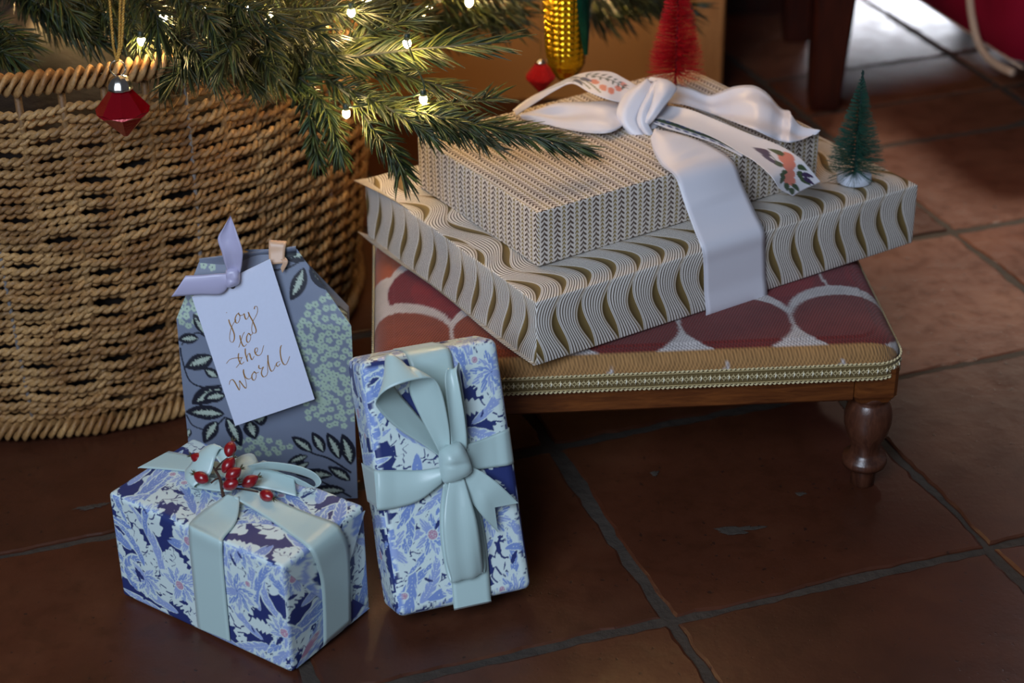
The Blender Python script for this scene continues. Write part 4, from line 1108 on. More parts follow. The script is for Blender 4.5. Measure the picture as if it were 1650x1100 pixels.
for (c, s_, h) in hips:
    cp = T_(*c, h); sp = T_(*s_, h * .9); ax_ = unit(cp - sp); 
    start = j2 if c[1] < 750 else (j1 if c[0] < 360 else T_(358, 786, .012))
    mb = MB(); mb.tube(spline([start, (start + sp) / 2 + Z3 * .001, sp], 8), .0008, 6); mb.build('twig', M_twig, rh)
    a = unit(np.cross(ax_, Z3)); b = np.cross(a, ax_)
    t = np.linspace(0, 1, 14); th = np.arange(18) * 2 * PI / 18
    rad = .0056 * np.sin(PI * np.clip(t, .012, .985)) ** .62 * (1 - .10 * t)
    pr = cp + ax_ * 0
    P = (pr[None, None] + ax_ * ((t - .5) * .0158)[:, None, None] + rad[:, None, None] * (np.cos(th)[None, :, None] * a + np.sin(th)[None, :, None] * b))
    mb = MB(); mb.grid(P, close_v=True); mb.f.append(tuple(range(18))); mb.f.append(tuple(13 * 18 + i for i in range(17, -1, -1)))
    hip = mb.build('rosehip', M_hip, rh)
    mb = MB()
    tip = cp + ax_ * .0076
    for k in range(5):
        an = k * 2 * PI / 5 + .4; d = unit(ax_ * .8 + a * math.cos(an) * .7 + b * math.sin(an) * .7)
        mb.tube([tip - ax_ * .0006, tip + d * .0022, tip + d * .0044 + ax_ * .0004], [.0007, .0006, .0001], 4)
    mb.build('calyx', M_calyx, hip)

# ================================================================== GREY-BLUE GABLE BAG AND ITS TAG
YB = 1.485
bag_n = np.array([0, -1.0, 0.0])
def bp(px, py): q = at(px, py, Y=YB); return np.array([q[0], q[2]])
SHL, SHR = bp(284, 514), bp(566, 524); BLc = np.array([bp(300, 716)[0] + .001, .0]); BRc = np.array([bp(580, 806)[0] - .002, .0])
TLc, TRc = [np.array([q_[0], q_[2]]) for q_ in (at(321, 421, Y=YB + .018), at(478, 401, Y=YB + .018))]
bg = thing('gift_bag', 'grey blue gable gift bag printed with dark leaves and pale blossom, before the basket', 'gift bag', ((SHL[0] + SHR[0]) / 2, YB + .03, 0))
M_bag = painted('leaf_print_paper', .45, .4, 120, .12, .001)
def bag_canvas():
    ground, dark, pale, bl = lin(120, 129, 148), lin(30, 32, 44), lin(176, 190, 176), lin(168, 188, 170)
    x0, x1 = SHL[0] - .03, SHR[0] + .03
    C = Canvas(x0, -.01, x1, .30, .0004, ground); r_ = np.random.default_rng(4)
    def B(px, py): return bp(px, py)
    def leaf(p0, p1, w, bend=.25):
        a = B(*p0); b = B(*p1); d = b - a; L = np.linalg.norm(d); ang = math.atan2(d[1], d[0])
        w = w * 1.28; l, r, m, t = frond(a, ang - bend / 2, L * 1.06, w, bend, 20, .9); C.poly(np.concatenate([l, r[::-1]]), dark)
        l, r, m, t = frond(a + d * .08, ang - bend / 2, L * .80, w * .30, bend, 20, .9); C.poly(np.concatenate([jag(l, .0006, r_, 1), jag(r, .0006, r_, 1)[::-1]]), pale)
        for q in range(4, 17, 3):
            for sgn in (l, r): C.stroke(np.array([m[q], sgn[min(q + 3, 19)] * 1.7 - m[min(q + 3, 19)] * .7]), [.0012, .0004], pale)
            C.stroke(np.array([m[q], m[q + 1]]), .0003, dark)
    def stem(pts, w=.0018): C.stroke(spline([B(*p) for p in pts], 24), np.linspace(w, w * .7, 24), dark)
    def blossom(cx, cy, rx, ry, n, seed):
        rr = np.random.default_rng(seed); pts = []
        for _ in range(n * 12):
            a, q = rr.uniform(0, 2 * PI), math.sqrt(rr.random()); p = B(cx + rx * q * math.cos(a), cy + ry * q * math.sin(a))
            if all(np.linalg.norm(p - o) > .0056 for o in pts): pts.append(p)
            if len(pts) >= n: break
        for p in pts:
            a0 = rr.uniform(0, 6)
            for k in range(5): C.disc(p[0] + .0019 * math.cos(a0 + k * 2 * PI / 5), p[1] + .0019 * math.sin(a0 + k * 2 * PI / 5), .00155, bl, 9)
            C.disc(*p, .0007, lin(96, 106, 116), 7)
    blossom(524, 552, 46, 72, 120, 1); blossom(545, 645, 34, 44, 50, 2); blossom(424, 716, 44, 14, 34, 3); blossom(306, 500, 22, 26, 30, 4); blossom(336, 430, 18, 14, 22, 5); blossom(505, 650, 20, 24, 14, 6)
    # branch at upper right
    stem([(430, 446), (462, 442), (490, 428), (505, 420)]); leaf((446, 420), (500, 424), .011, .3); leaf((488, 440), (468, 486), .011, -.3); leaf((500, 430), (526, 472), .012, .3); leaf((440, 428), (478, 410), .009)
    # branches on the left
    stem([(336, 545), (318, 536), (300, 548), (292, 556)]); leaf((330, 540), (312, 508), .0075); leaf((322, 545), (288, 548), .009); leaf((345, 572), (300, 590), .013, -.2)
    stem([(360, 618), (330, 622), (306, 612), (294, 580), (290, 560)]); leaf((352, 608), (330, 594), .008); leaf((362, 622), (312, 648), .014, .25); leaf((366, 634), (330, 640), .010)
    stem([(364, 668), (340, 690), (312, 686), (300, 668)]); leaf((366, 664), (302, 664), .013, .25); leaf((352, 674), (330, 712), .011, .2); leaf((364, 666), (388, 714), .011, -.2); leaf((306, 690), (302, 706), .005)
    leaf((408, 672), (430, 668), .012); leaf((402, 672), (412, 702), .012); stem([(396, 668), (420, 664), (440, 660)])
    # spray at lower right
    stem([(566, 762), (530, 738), (500, 726), (474, 700)], .0022); leaf((504, 728), (472, 702), .009); leaf((522, 730), (504, 696), .009); leaf((548, 742), (528, 698), .010); leaf((566, 752), (552, 700), .011); leaf((498, 732), (466, 742), .007)
    stem([(566, 800), (530, 780), (500, 765)], .0022); leaf((540, 765), (480, 762), .010); leaf((560, 790), (500, 790), .010); leaf((566, 776), (530, 752), .009); leaf((500, 742), (470, 758), .008)
    return C
CB = bag_canvas()
def bag():
    mb = MB(); n = 210; m = 300
    dep = .036
    def lerp(a, b, t): return a + (b - a) * t
    def level(h):        # left and right x at height h on the front, and how far the gable leans back
        if h <= SHL[1]: return lerp(BLc[0], SHL[0], h / SHL[1]), lerp(BRc[0], SHR[0], min(1, h / SHR[1])), 0
        k = (h - SHL[1]) / (TLc[1] - SHL[1])
        return lerp(SHL[0], TLc[0], k), lerp(SHR[0], TRc[0], k), k
    hs = np.r_[np.linspace(0.0, SHL[1], 170), np.linspace(SHL[1], TLc[1], 70)[1:]]
    u = np.linspace(0, 1, n)
    F, Bk = [], []
    for h in hs:
        a, b, k = level(h); x = lerp(a, b, u)
        zz = h + (TRc[1] - TLc[1]) * u * k - (SHL[1] - SHR[1]) * u * (1 if h > SHL[1] else h / SHL[1]) * (1 - k)
        pf = .004 * np.sin(PI * u) * math.sin(PI * min(1, h / SHL[1])) + .0009 * np.sin(u * 9 + h * 60)
        yf = YB + dep * .5 * (.98 * k) - pf - .0
        F.append(np.stack([x, np.broadcast_to(yf, x.shape), zz], 1)); Bk.append(np.stack([(a + b) / 2 + (x - (a + b) / 2) * .94, np.broadcast_to(YB + dep - dep * .5 * (.98 * k) + pf * .3 + .0006, x.shape), zz], 1))
    F, Bk = np.array(F), np.array(Bk)
    mb.grid(F, CB.sample(F[..., 0], F[..., 2]).reshape(-1, 3), flip=True)
    Bc = Bk[:, ::10]; mb.grid(Bc, CB.sample(Bc[..., 0], Bc[..., 2]).reshape(-1, 3))
    # side gussets, creased inwards
    for e, s_ in ((0, 1), (-1, -1)):
        t = np.linspace(0, 1, 16); P = F[:, e][:, None] * (1 - t)[None, :, None] + Bk[:, e][:, None] * t[None, :, None]
        k = np.clip((hs - SHL[1]) / (TLc[1] - SHL[1]), 0, 1)
        P[..., 0] += s_ * (.004 + .045 * k)[:, None] * (1 - np.abs(2 * t - 1))[None] * np.linspace(.2, 1, len(hs))[:, None]
        c = CB.sample(P[..., 1] - YB + SHL[0], P[..., 2]); mb.grid(P, c.reshape(-1, 3), flip=(e == -1))
    b0 = np.array([F[0, 0], F[0, -1], Bk[0, -1], Bk[0, 0]]); mb.add(b0, [(3, 2, 1, 0)], lin(120, 130, 156))
    return mb
bag().build('paper_body', M_bag, bg)
# folded top strip along the ridge
yr = YB + .018
mb = MB(); P = []
for z in (0, .004, .0085, .009):
    w_ = .0014 if z < .0088 else .0004
    P.append([[TLc[0] + .0005, yr - w_, TLc[1] + z - .006], [TRc[0] - .0005, yr - w_, TRc[1] + z - .006], [TRc[0] - .0005, yr + w_, TRc[1] + z - .006], [TLc[0] + .0005, yr + w_, TLc[1] + z - .006]])
P = np.array(P); mb.grid(P, CB.sample(P[..., 0], P[..., 2] - .02).reshape(-1, 3), close_v=True, flip=True); mb.f.append((12, 13, 14, 15)); mb.build('ridge_fold', M_bag, bg, False)
M_peach = satin('peach_satin', lin(206, 168, 138), .36)
def Bq(px, py, y): return at(px, py, Y=y)
ribbon('ribbon_handle', M_peach, bg, [Bq(434, 426, yr - .010), Bq(433, 408, yr - .006), Bq(433, 392, yr - .003), Bq(434, 387, yr + .002), Bq(436, 390, yr + .008)],
       [Bq(458, 424, yr - .010), Bq(459, 406, yr - .006), Bq(461, 394, yr - .003), Bq(462, 389, yr + .002), Bq(462, 392, yr + .008)], 24, 6)
ribbon('ribbon_handle', M_peach, bg, [Bq(446, 416, yr - .006), Bq(456, 420, yr - .011), Bq(452, 432, yr - .012)], [Bq(458, 412, yr - .006), Bq(464, 422, yr - .011), Bq(455, 440, yr - .012)], 14, 5)

# ---- tag
YT = YB - .010
tn = unit(np.array([.05, -1, .14]))
to = at(400, 560, Y=YB - .011)
tg = thing('gift_tag', 'white card tag lettered in gold, tied to the grey blue bag with lilac ribbon', 'gift tag', to)
def G_(px, py, h=0.0): return at_plane(px, py, to, tn, h)
M_card = plain('white_card', lin(206, 212, 232), .6, var=.03, scale=300, bmp=.1, bdist=.0002)
q = [G_(309, 478), G_(435, 417), G_(507, 643), G_(379, 686)]
hole = G_(375, 461.5); ex = unit(q[1] - q[0]); ey = np.cross(tn, ex)
def card():
    n = 12; outer = []
    for i in range(4):
        for t in np.linspace(0, 1, n, endpoint=False): outer.append(q[i] * (1 - t) + q[(i + 1) % 4] * t)
    outer = np.array(outer); N = len(outer); d = outer - hole
    a0 = np.arctan2(d @ ey, d @ ex); inner = hole + .0024 * (np.cos(a0)[:, None] * ex + np.sin(a0)[:, None] * ey)
    mid = inner + (outer - inner) * .5
    bow = lambda P: P
    th = tn * .0006
    mb = MB(); mb.grid(np.array([inner, mid, outer]), close_v=True); mb.grid(np.array([outer, outer - th]), close_v=True)
    mb.grid(np.array([outer - th, mid - th, inner - th]), close_v=True); mb.grid(np.array([inner - th, inner]), close_v=True)
    return mb
card().build('card', M_card, tg, False)
M_gold = plain('gold_ink', lin(172, 124, 54), .35, metal=.3, var=.25, scale=500, bmp=0)
E_ = .1546
def pen(mb, pts, w0=.0005, w1=.0011):
    """a pen stroke: thick on the way down, hairline on the way up"""
    P = np.array([G_(340 + x * E_, 470 + y * E_, .00015) for x, y in pts]); n = max(14, len(pts) * 7)
    S_ = spline(P, n); d = np.gradient(S_, axis=0); d /= np.maximum(np.linalg.norm(d, axis=1, keepdims=True), 1e-12)
    nib = unit(ex * 1.0 + ey * .12)
    dn = np.clip(-(d @ ey), 0, 1); w = w0 + (w1 - w0) * dn ** 1.3; w = np.convolve(np.r_[w[0], w, w[-1]], [.25, .5, .25], 'valid')
    k = np.cross(tn, d); P3 = np.stack([S_ - k * w[:, None] / 2, S_ + k * w[:, None] / 2], 1)
    top = P3 + tn * .00012
    mb.grid(top, flip=True); 
words = {
    'joy': [[(184, 288), (196, 330), (222, 385), (241, 440), (242, 490), (226, 524), (200, 512), (194, 460), (208, 385), (236, 325), (262, 290)],
            [(292, 216), (264, 244), (250, 288), (262, 322), (284, 318), (300, 278), (298, 238), (284, 222), (302, 246), (330, 240), (344, 224)],
            [(346, 226), (352, 262), (368, 286), (388, 262), (396, 230), (388, 212), (404, 252), (432, 300), (458, 360), (470, 404), (460, 430), (432, 424), (424, 380), (436, 310), (462, 262), (484, 208), (480, 156), (458, 152), (450, 180)]],
    'to': [[(300, 452), (308, 498), (326, 548), (346, 568), (372, 546)], [(288, 580), (304, 536), (330, 452), (350, 418)],
           [(392, 428), (372, 468), (372, 512), (390, 526), (410, 496), (412, 456), (396, 432), (412, 450), (430, 436), (428, 410)]],
    'the': [[(160, 746), (196, 706), (250, 690), (330, 686)], [(288, 640), (284, 682), (298, 730), (318, 752), (346, 728)], [(262, 790), (296, 746), (318, 690)],
            [(356, 590), (358, 640), (372, 692), (382, 726), (374, 690), (386, 650), (402, 644), (412, 680), (428, 706), (450, 670)],
            [(456, 642), (482, 618), (484, 586), (462, 590), (456, 622), (474, 656), (506, 660), (530, 630), (540, 590), (550, 556)]],
    'world': [[(190, 966), (198, 930), (222, 914), (246, 938), (276, 992), (296, 1022), (300, 986), (294, 928), (312, 946), (340, 984), (366, 1002), (366, 950), (346, 880), (334, 836), (338, 808), (342, 850), (362, 894), (396, 908), (424, 892)],
              [(446, 836), (426, 868), (430, 908), (452, 920), (470, 886), (466, 846), (446, 828), (470, 846), (498, 836)],
              [(500, 764), (498, 790), (520, 800), (546, 782), (530, 818), (526, 856), (548, 886), (580, 868), (592, 830)],
              [(592, 836), (588, 760), (592, 690), (592, 660), (596, 726), (612, 796), (634, 828), (662, 796), (668, 764)],
              [(716, 724), (688, 738), (680, 762), (698, 776), (722, 748)], [(736, 556), (724, 580), (722, 640), (734, 706), (756, 752), (784, 754), (806, 710), (820, 672)]]}
for wname in ('joy', 'to', 'the', 'world'):
    mb = MB()
    for s_ in words[wname]: pen(mb, s_)
    if wname == 'joy':
        c_ = G_(340 + 162 * E_, 470 + 217 * E_, .0003); mb.add([c_ + .0004 * (math.cos(a) * ex + math.sin(a) * ey) for a in np.arange(8) * PI / 4], [tuple(range(8))])
    mb.build('lettering', M_gold, tg, False)
M_lilac = satin('lilac_satin', lin(176, 172, 200), .33)
ribbon('ribbon_tail', M_lilac, tg, [G_(366, 436, .006), G_(362, 424, .009), G_(357, 405, .011), G_(351, 384, .010), G_(361, 365, .010), G_(371, 347, .009)],
       [G_(387, 440, .006), G_(390, 424, .010), G_(391, 404, .014), G_(384, 381, .012), G_(378, 364, .010), G_(371.5, 347.5, .009)], 34, 8, .0005, .003)
ribbon('ribbon_tail', M_lilac, tg, [G_(372, 440, .006), G_(350, 441, .007), G_(325, 443, .006), G_(299, 444, .006)], [G_(370, 458, .006), G_(356, 474, .005), G_(322, 475, .005), G_(276, 478, .006)], 34, 8, .0005, .002)
knot('ribbon_knot', M_lilac, tg, G_(375, 447, .004), tn, [(362, 432), (386, 430), (388, 458), (364, 466)], .006, .0005, 4, 16, 16, 3)

# ================================================================== CHRISTMAS TREE
def needle_material():
    m, nt, b = new_mat('fir_needles')
    a = nd(nt, 'ShaderNodeAttribute', attribute_name='Col')
    nt.links.new(a.outputs['Color'], b.inputs['Base Color'])
    b.inputs['Roughness'].default_value = .42; b.inputs['Specular IOR Level'].default_value = .5
    b.inputs['Subsurface Weight'].default_value = 0.0
    return m
M_needle = needle_material()
M_bark = plain('branch_bark', lin(58, 62, 50), .7, var=.3, scale=200, bmp=.4)
M_trunk = plain('trunk_bark', lin(62, 44, 28), .8, var=.35, scale=40, bmp=.6, bdist=.003)
xt = thing('christmas_tree', 'green fir christmas tree with lit low branches standing in the seagrass basket', 'christmas tree', (BC[0], BC[1], 0.03))
mb = MB(); mb.tube([(BC[0], BC[1], z) for z in np.linspace(.0205, 1.3, 14)], np.linspace(.030, .018, 14), 16); mb.build('trunk', M_trunk, xt)
def unit_rows(a): return a / np.maximum(np.linalg.norm(a, axis=1, keepdims=True), 1e-9)
def needles(S, nl, dens, rng, t0=.0, ang=(1.05, .7), up=None, flat=.0, curl=.35, wid=.00085, tint=1.0, tipangle=.45):
    """curved three-sided needles all along the sprig S"""
    seg = np.linalg.norm(np.diff(S, axis=0), axis=1); L = seg.sum(); N = max(8, int(L * dens * .62))
    t = np.sort(t0 + (1 - t0) * rng.random(N)); 
    cum = np.r_[0, np.cumsum(seg)] / L
    p = np.stack([np.interp(t, cum, S[:, k]) for k in range(3)], 1)
    d = np.gradient(S, axis=0); d /= np.linalg.norm(d, axis=1, keepdims=True); d = np.stack([np.interp(t, cum, d[:, k]) for k in range(3)], 1); d /= np.linalg.norm(d, axis=1, keepdims=True)
    up = np.array([0, -.35, 1.]) if up is None else up
    s = np.cross(d, up); s /= np.maximum(np.linalg.norm(s, axis=1, keepdims=True), 1e-9); n = np.cross(s, d)
    if flat: 
        ph = np.where(rng.random(N) < .5, 0, PI) + rng.normal(0, 1 - flat, N)
    else: ph = rng.uniform(0, 2 * PI, N)
    al = ang[0] + (ang[1] - ang[0]) * t + rng.normal(0, .12, N)
    al = np.where(t > .93, al * tipangle + .1, al)
    dr = np.cos(al)[:, None] * d + np.sin(al)[:, None] * (np.cos(ph)[:, None] * s + np.sin(ph)[:, None] * n)
    ln = nl * rng.uniform(.75, 1.1, N) * np.where(t < .1, .8, 1)
    q = np.array([0, .4, .75, 1.0]); w = np.array([.7, 1.0, .8, .15]) * wid * 1.25; dr = unit_rows(dr)
    cv = curl * rng.uniform(.5, 1.3, N)
    c = p[:, None] + ln[:, None, None] * (q[None, :, None] * dr[:, None] + (q ** 2)[None, :, None] * cv[:, None, None] * d[:, None] * .8 - (q ** 2)[None, :, None] * .10 * np.array([0, 0, 1.]))
    a = np.cross(dr, n); a /= np.maximum(np.linalg.norm(a, axis=1, keepdims=True), 1e-9); b = np.cross(a, dr)
    k3 = np.arange(3) * 2 * PI / 3 + .5
    V = c[:, :, None] + w[None, :, None, None] * (np.cos(k3)[None, None, :, None] * a[:, None, None] * 1.25 + np.sin(k3)[None, None, :, None] * b[:, None, None] * .6)
    g0 = np.array(lin(40, 54, 28)); g1_ = np.array(lin(96, 104, 48)); g2_ = np.array(lin(60, 76, 52))
    mixv = rng.random(N)[:, None]; col = g0 * (1 - mixv) + np.where(rng.random(N)[:, None] < .6, g1_, g2_) * mixv
    col = col * tint * rng.uniform(.75, 1.15, N)[:, None]  # tint puts the tree's shade and lit front into the needle colour
    colv = np.repeat(col[:, None], 12, 1).reshape(-1, 3)
    base = np.array([[i * 3 + k, i * 3 + (k + 1) % 3, (i + 1) * 3 + (k + 1) % 3, (i + 1) * 3 + k] for i in range(3) for k in range(3)])
    F = (base[None] + (np.arange(N) * 12)[:, None, None]).reshape(-1, 4)
    return V.reshape(-1, 3), F.tolist(), colv
def sprig(pts, nl=.024, dens=2600, seed=0, t0=0.0, r=.0013, flat=.0, ang=(1.2, .8), curl=.55, tint=1.0, wid=.00085, n=24):
    rng = np.random.default_rng(seed); S = spline(pts, n)
    mb = MB(); mb.tube(S, np.linspace(r, r * .55, n), 7); b = mb.build('branch', M_bark, xt)
    V, F, c = needles(S, nl, dens, rng, t0, ang, None, flat, curl, wid, tint)
    mb = MB(); mb.add(V, F, c); o = mb.build('needles', M_needle, b, True); o['kind'] = 'stuff'
    return b
def PX(*q): return [at(x, y, Y=Y) for x, y, Y in q]
root = np.array([BC[0], BC[1], .46])
def limb(p, rise=.10):
    """the bare wood that carries a sprig, from the trunk outwards"""
    q = np.array([BC[0], BC[1], p[2] + rise]); mb = MB(); mb.tube(spline([q, q * .5 + p * .5 + Z3 * .02, p], 14), np.linspace(.006, .0014, 14), 8); mb.build('branch', M_bark, xt)
# foreground branch and its fingers
sprig([root, root + [.10, -.10, .0]] + PX((440, 112, 1.655), (520, 100, 1.640), (650, 82, 1.625), (792, 70, 1.615)), .030, 760, 1, .55, .0022, .86, (1.15, .95), .6, 1.15, .0012, 40)
sprig(PX((470, 118, 1.66), (540, 78, 1.665), (610, 50, 1.67), (668, 30, 1.675)), .024, 2600, 2, .05, flat=.3, tint=1.05)
sprig(PX((500, 112, 1.65), (560, 102, 1.645), (650, 122, 1.64), (722, 142, 1.635)), .023, 2200, 3, .1, .0018, .35)
sprig(PX((470, 116, 1.645), (510, 150, 1.625), (535, 200, 1.615), (548, 248, 1.61)), .020, 2700, 4, .05, curl=.2)
sprig(PX((470, 125, 1.65), (492, 165, 1.64), (505, 215, 1.635), (512, 258, 1.63)), .018, 2400, 5, .1, curl=.2)
sprig(PX((500, 118, 1.645), (560, 142, 1.625), (625, 168, 1.615), (680, 186, 1.610), (740, 200, 1.61)), .022, 2700, 6, .08)
sprig(PX((585, 185, 1.60), (605, 212, 1.595), (634, 246, 1.592), (650, 284, 1.59)), .020, 2700, 7, .08, flat=.35)
sprig(PX((545, 140, 1.615), (580, 170, 1.605), (592, 198, 1.60)), .016, 1200, 8, .3)
sprig(PX((650, 175, 1.60), (740, 196, 1.585), (830, 212, 1.58), (932, 236, 1.585)), .021, 3400, 9, .05, .0016, .1, (.95, .6))
sprig(PX((680, 190, 1.60), (735, 208, 1.59), (795, 236, 1.59)), .018, 2600, 10, .1)
sprig(PX((640, 172, 1.63), (700, 168, 1.63), (760, 164, 1.635), (800, 156, 1.64)), .019, 2200, 11, .1)
sprig(PX((560, 150, 1.62), (600, 160, 1.60), (650, 190, 1.59), (700, 222, 1.59)), .017, 1800, 12, .2)
# the bushy low branches over the rim
rng = np.random.default_rng(77)
fingers = [((300, 20), (350, 50), (372, 84), 1.60), ((380, 60), (372, 72), (362, 96), 1.56), ((250, 25), (280, 60), (300, 105), 1.62), ((330, 95), (300, 110), (280, 128), 1.62), ((400, 30), (430, 60), (445, 100), 1.62),
           ((400, 70), (420, 95), (440, 120), 1.61), ((240, 70), (255, 95), (262, 120), 1.64), ((340, 30), (395, 45), (450, 45), 1.60), ((420, 20), (480, 40), (530, 60), 1.64), ((450, 60), (500, 80), (540, 92), 1.64),
           ((460, 10), (530, 18), (600, 22), 1.68), ((520, 0), (580, 14), (640, 18), 1.70), ((300, 0), (330, 20), (345, 50), 1.58), ((360, 0), (400, 15), (440, 22), 1.60), ((230, 0), (250, 20), (255, 52), 1.60),
           ((290, 60), (320, 84), (340, 112), 1.60), ((350, 90), (385, 112), (405, 132), 1.61), ((210, 30), (225, 58), (228, 92), 1.64), ((480, 88), (450, 100), (430, 128), 1.63)]
for i, (a, b, c, Y) in enumerate(fingers):
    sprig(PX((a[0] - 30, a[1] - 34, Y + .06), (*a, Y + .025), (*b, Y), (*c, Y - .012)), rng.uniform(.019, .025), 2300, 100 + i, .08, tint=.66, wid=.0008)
# deeper growth behind, its tint darkened for shade inside the tree
for i in range(34):
    x = rng.uniform(20, 640); y = rng.uniform(-60, 60); Y = rng.uniform(1.68, 1.98); dx, dy = rng.normal(20, 45), rng.uniform(20, 62)
    if x < 210: y -= 28
    if x < 60: y -= 10
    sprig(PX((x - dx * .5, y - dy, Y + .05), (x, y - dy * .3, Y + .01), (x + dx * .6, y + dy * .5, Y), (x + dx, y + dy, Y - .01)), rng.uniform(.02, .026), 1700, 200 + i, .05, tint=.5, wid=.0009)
for i, (a, b, Y) in enumerate((((-30, 60), (34, 104), 1.62), ((-40, 80), (22, 92), 1.62), ((-30, 30), (40, 70), 1.66), ((60, -40), (130, 40), 1.70), ((120, -40), (150, 60), 1.72), ((140, 0), (210, 70), 1.70), ((20, -30), (90, 30), 1.75))):
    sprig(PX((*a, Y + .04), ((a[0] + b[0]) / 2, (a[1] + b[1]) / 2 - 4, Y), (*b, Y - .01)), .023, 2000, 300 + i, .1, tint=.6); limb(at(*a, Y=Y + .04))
# branches of the right-hand side, farther back, hanging in at the top edge
for i, (a, b, c, Y) in enumerate((((640, -40), (740, 6), (836, 24), 1.98), ((600, -20), (700, 24), (800, 30), 2.00), ((620, 0), (690, 40), (760, 50), 2.0), ((660, -50), (780, -10), (850, 2), 1.95), ((560, -10), (650, 20), (720, 58), 2.02), ((700, -30), (770, 14), (822, 46), 2.0),
                              ((860, -50), (960, -14), (1050, 14), 2.14), ((880, -30), (960, 6), (1020, 26), 2.16), ((930, -40), (1040, -6), (1112, 10), 2.12), ((900, -60), (990, -20), (1085, -6), 2.1), ((880, -30), (930, 2), (975, 34), 2.18), ((960, -40), (1040, 0), (1100, 24), 2.2))):
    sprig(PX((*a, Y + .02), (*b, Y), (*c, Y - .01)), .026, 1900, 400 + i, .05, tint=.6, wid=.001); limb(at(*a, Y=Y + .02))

# boughs above the frame that carry the hanging ornaments
sprig([np.array([BC[0], BC[1], .85]), at(300, -170, Y=1.72), at(188, -72, Y=1.537), at(150, -60, Y=1.50)], .022, 1900, 600, .45, .003, tint=.66)
_q = at(912, 40, Y=1.90); _z = at(910, 132, Y=1.90)[2]
sprig([np.array([BC[0], BC[1], 1.0]), np.array([-.2, 1.93, _z + .52]), np.array([_q[0] + .002, 1.905, _z + .427]), np.array([_q[0] + .08, 1.90, _z + .41])], .024, 1900, 601, .4, .004, tint=.66)
# ---- string of warm fairy lights woven through the branches
M_cable = plain('green_cable', lin(36, 52, 40), .45, var=.1, scale=300, bmp=0)
M_bulb = plain('lit_bulb', (1, .8, .5), .3, bmp=0, emit=((1.0, .66, .28), 380.0))
fl = thing('fairy_lights', 'string of warm lit fairy lights on a dark green cable along the tree branches', 'fairy lights', at(560, 150, Y=1.62))
bulbs = [((656, 70), 1.605), ((558, 183), 1.585), ((682, 160), 1.595), ((756, 4), 1.93), ((566, 20), 1.655), ((228, 66), 1.62), ((264, 28), 1.64), ((500, 98), 1.70), ((440, 26), 1.66), ((592, 2), 1.72), ((330, 14), 1.70), ((400, 10), 1.75), ((150, 20), 1.80), ((520, 40), 1.80), ((620, 34), 1.84), ((690, 14), 2.04), ((1000, -14), 2.16), ((60, 14), 1.82)]
path = []
order = [17, 12, 5, 6, 10, 11, 8, 4, 9, 13, 14, 7, 1, 2, 0, 15, 3, 16]
for k in order:
    (x, y), Y = bulbs[k]; path.append(at(x, y, Y=Y) + np.array([0, .004, .006]))
pp = []
for a, b in zip(path[:-1], path[1:]): pp += [a, (a + b) / 2 + np.array([0, .012, -.006])]
pp.append(path[-1])
mb = MB(); mb.tube(spline(pp, 260), .0009, 6); mb.build('cable', M_cable, fl)
for (x, y), Y in bulbs:
    c = at(x, y, Y=Y); mb = MB()
    r_ = .0036; mb.lathe([(.0003, -.0048), (r_ * .7, -.0032), (r_, -.001), (r_, .0015), (r_ * .8, .003)], c, 10); bl = mb.build('bulb', M_bulb, fl)
    mb = MB(); mb.lathe([(.0026, .003), (.0029, .0036), (.0029, .009), (.0015, .010)], c, 10); mb.build('bulb_socket', M_cable, bl)

# ================================================================== ORNAMENTS
def glass_red(name, col, trans, rough=.06):
    m, nt, b = new_mat(name)
    b.inputs['Base Color'].default_value = (*col, 1); b.inputs['Roughness'].default_value = rough; b.inputs['Transmission Weight'].default_value = trans
    b.inputs['IOR'].default_value = 1.5; b.inputs['Coat Weight'].default_value = .6; b.inputs['Coat Roughness'].default_value = .03
    return m
M_ruby = plain('ruby_glass', lin(132, 3, 18), .10, .35, .1, 200, .1, coat=.25)
M_silver = plain('silver_cap', lin(200, 196, 186), .22, 1.0, .1, 200, .15)
M_cord = plain('gold_cord', lin(196, 150, 70), .35, .6, .35, 900, .6, .001)
def gem(name, mat, parent, c, R, top, bot, k=8, rot=.2, rtop=.35, facet=True):
    """faceted drop: crown facets from a narrow collar to the girdle, pavilion facets to a point"""
    mb = MB(); th = rot + np.arange(k) * 2 * PI / k; th2 = th + PI / k
    rows_ = [(R * rtop, top, th), (R * .98, .10 * top, th), (R, 0.0, th2), (R * .97, -.10 * top, th), (R * .10, -bot, th)]
    V = [];
    for r_, z, t in rows_: V += [(c[0] + r_ * math.cos(a), c[1] + r_ * math.sin(a), c[2] + z) for a in t]
    f = []
    for i in range(4):
        for j in range(k):
            a, b, d, e = i * k + j, i * k + (j + 1) % k, (i + 1) * k + (j + 1) % k, (i + 1) * k + j
            if i == 1: f += [(a, b, e), (b, d, e)]
            elif i == 2: f += [(a, b, d), (a, d, e)] if False else [(a, d, e), (a, b, d)]
            else: f.append((a, b, d, e))
    f.append(tuple(range(k - 1, -1, -1))); f.append(tuple(4 * k + i for i in range(k)))
    mb.add(np.array(V), f); return mb.build(name, mat, parent, False)
def ring_cord(parent, c, mat_ring, z, r=.0062):
    t = np.linspace(0, 2 * PI, 24); mb = MB(); mb.tube([c + np.array([r * math.cos(a), .001 * math.sin(a), z + r * math.sin(a)]) for a in t], .0006, 6); return mb.build('hanging_ring', mat_ring, parent)
oc = at(198, 177, Y=1.53); sc_ = np.linalg.norm(oc - CAM_O) / F_PX
R1 = 43 * sc_
ob = thing('bauble', 'faceted ruby red glass bauble on a gold cord hanging before the seagrass basket', 'bauble', oc, 'red glass baubles')
gem('glass', M_ruby, ob, oc, R1, R1 * .86, R1 * 1.0, 8, .15)
cz = oc[2] + R1 * .84
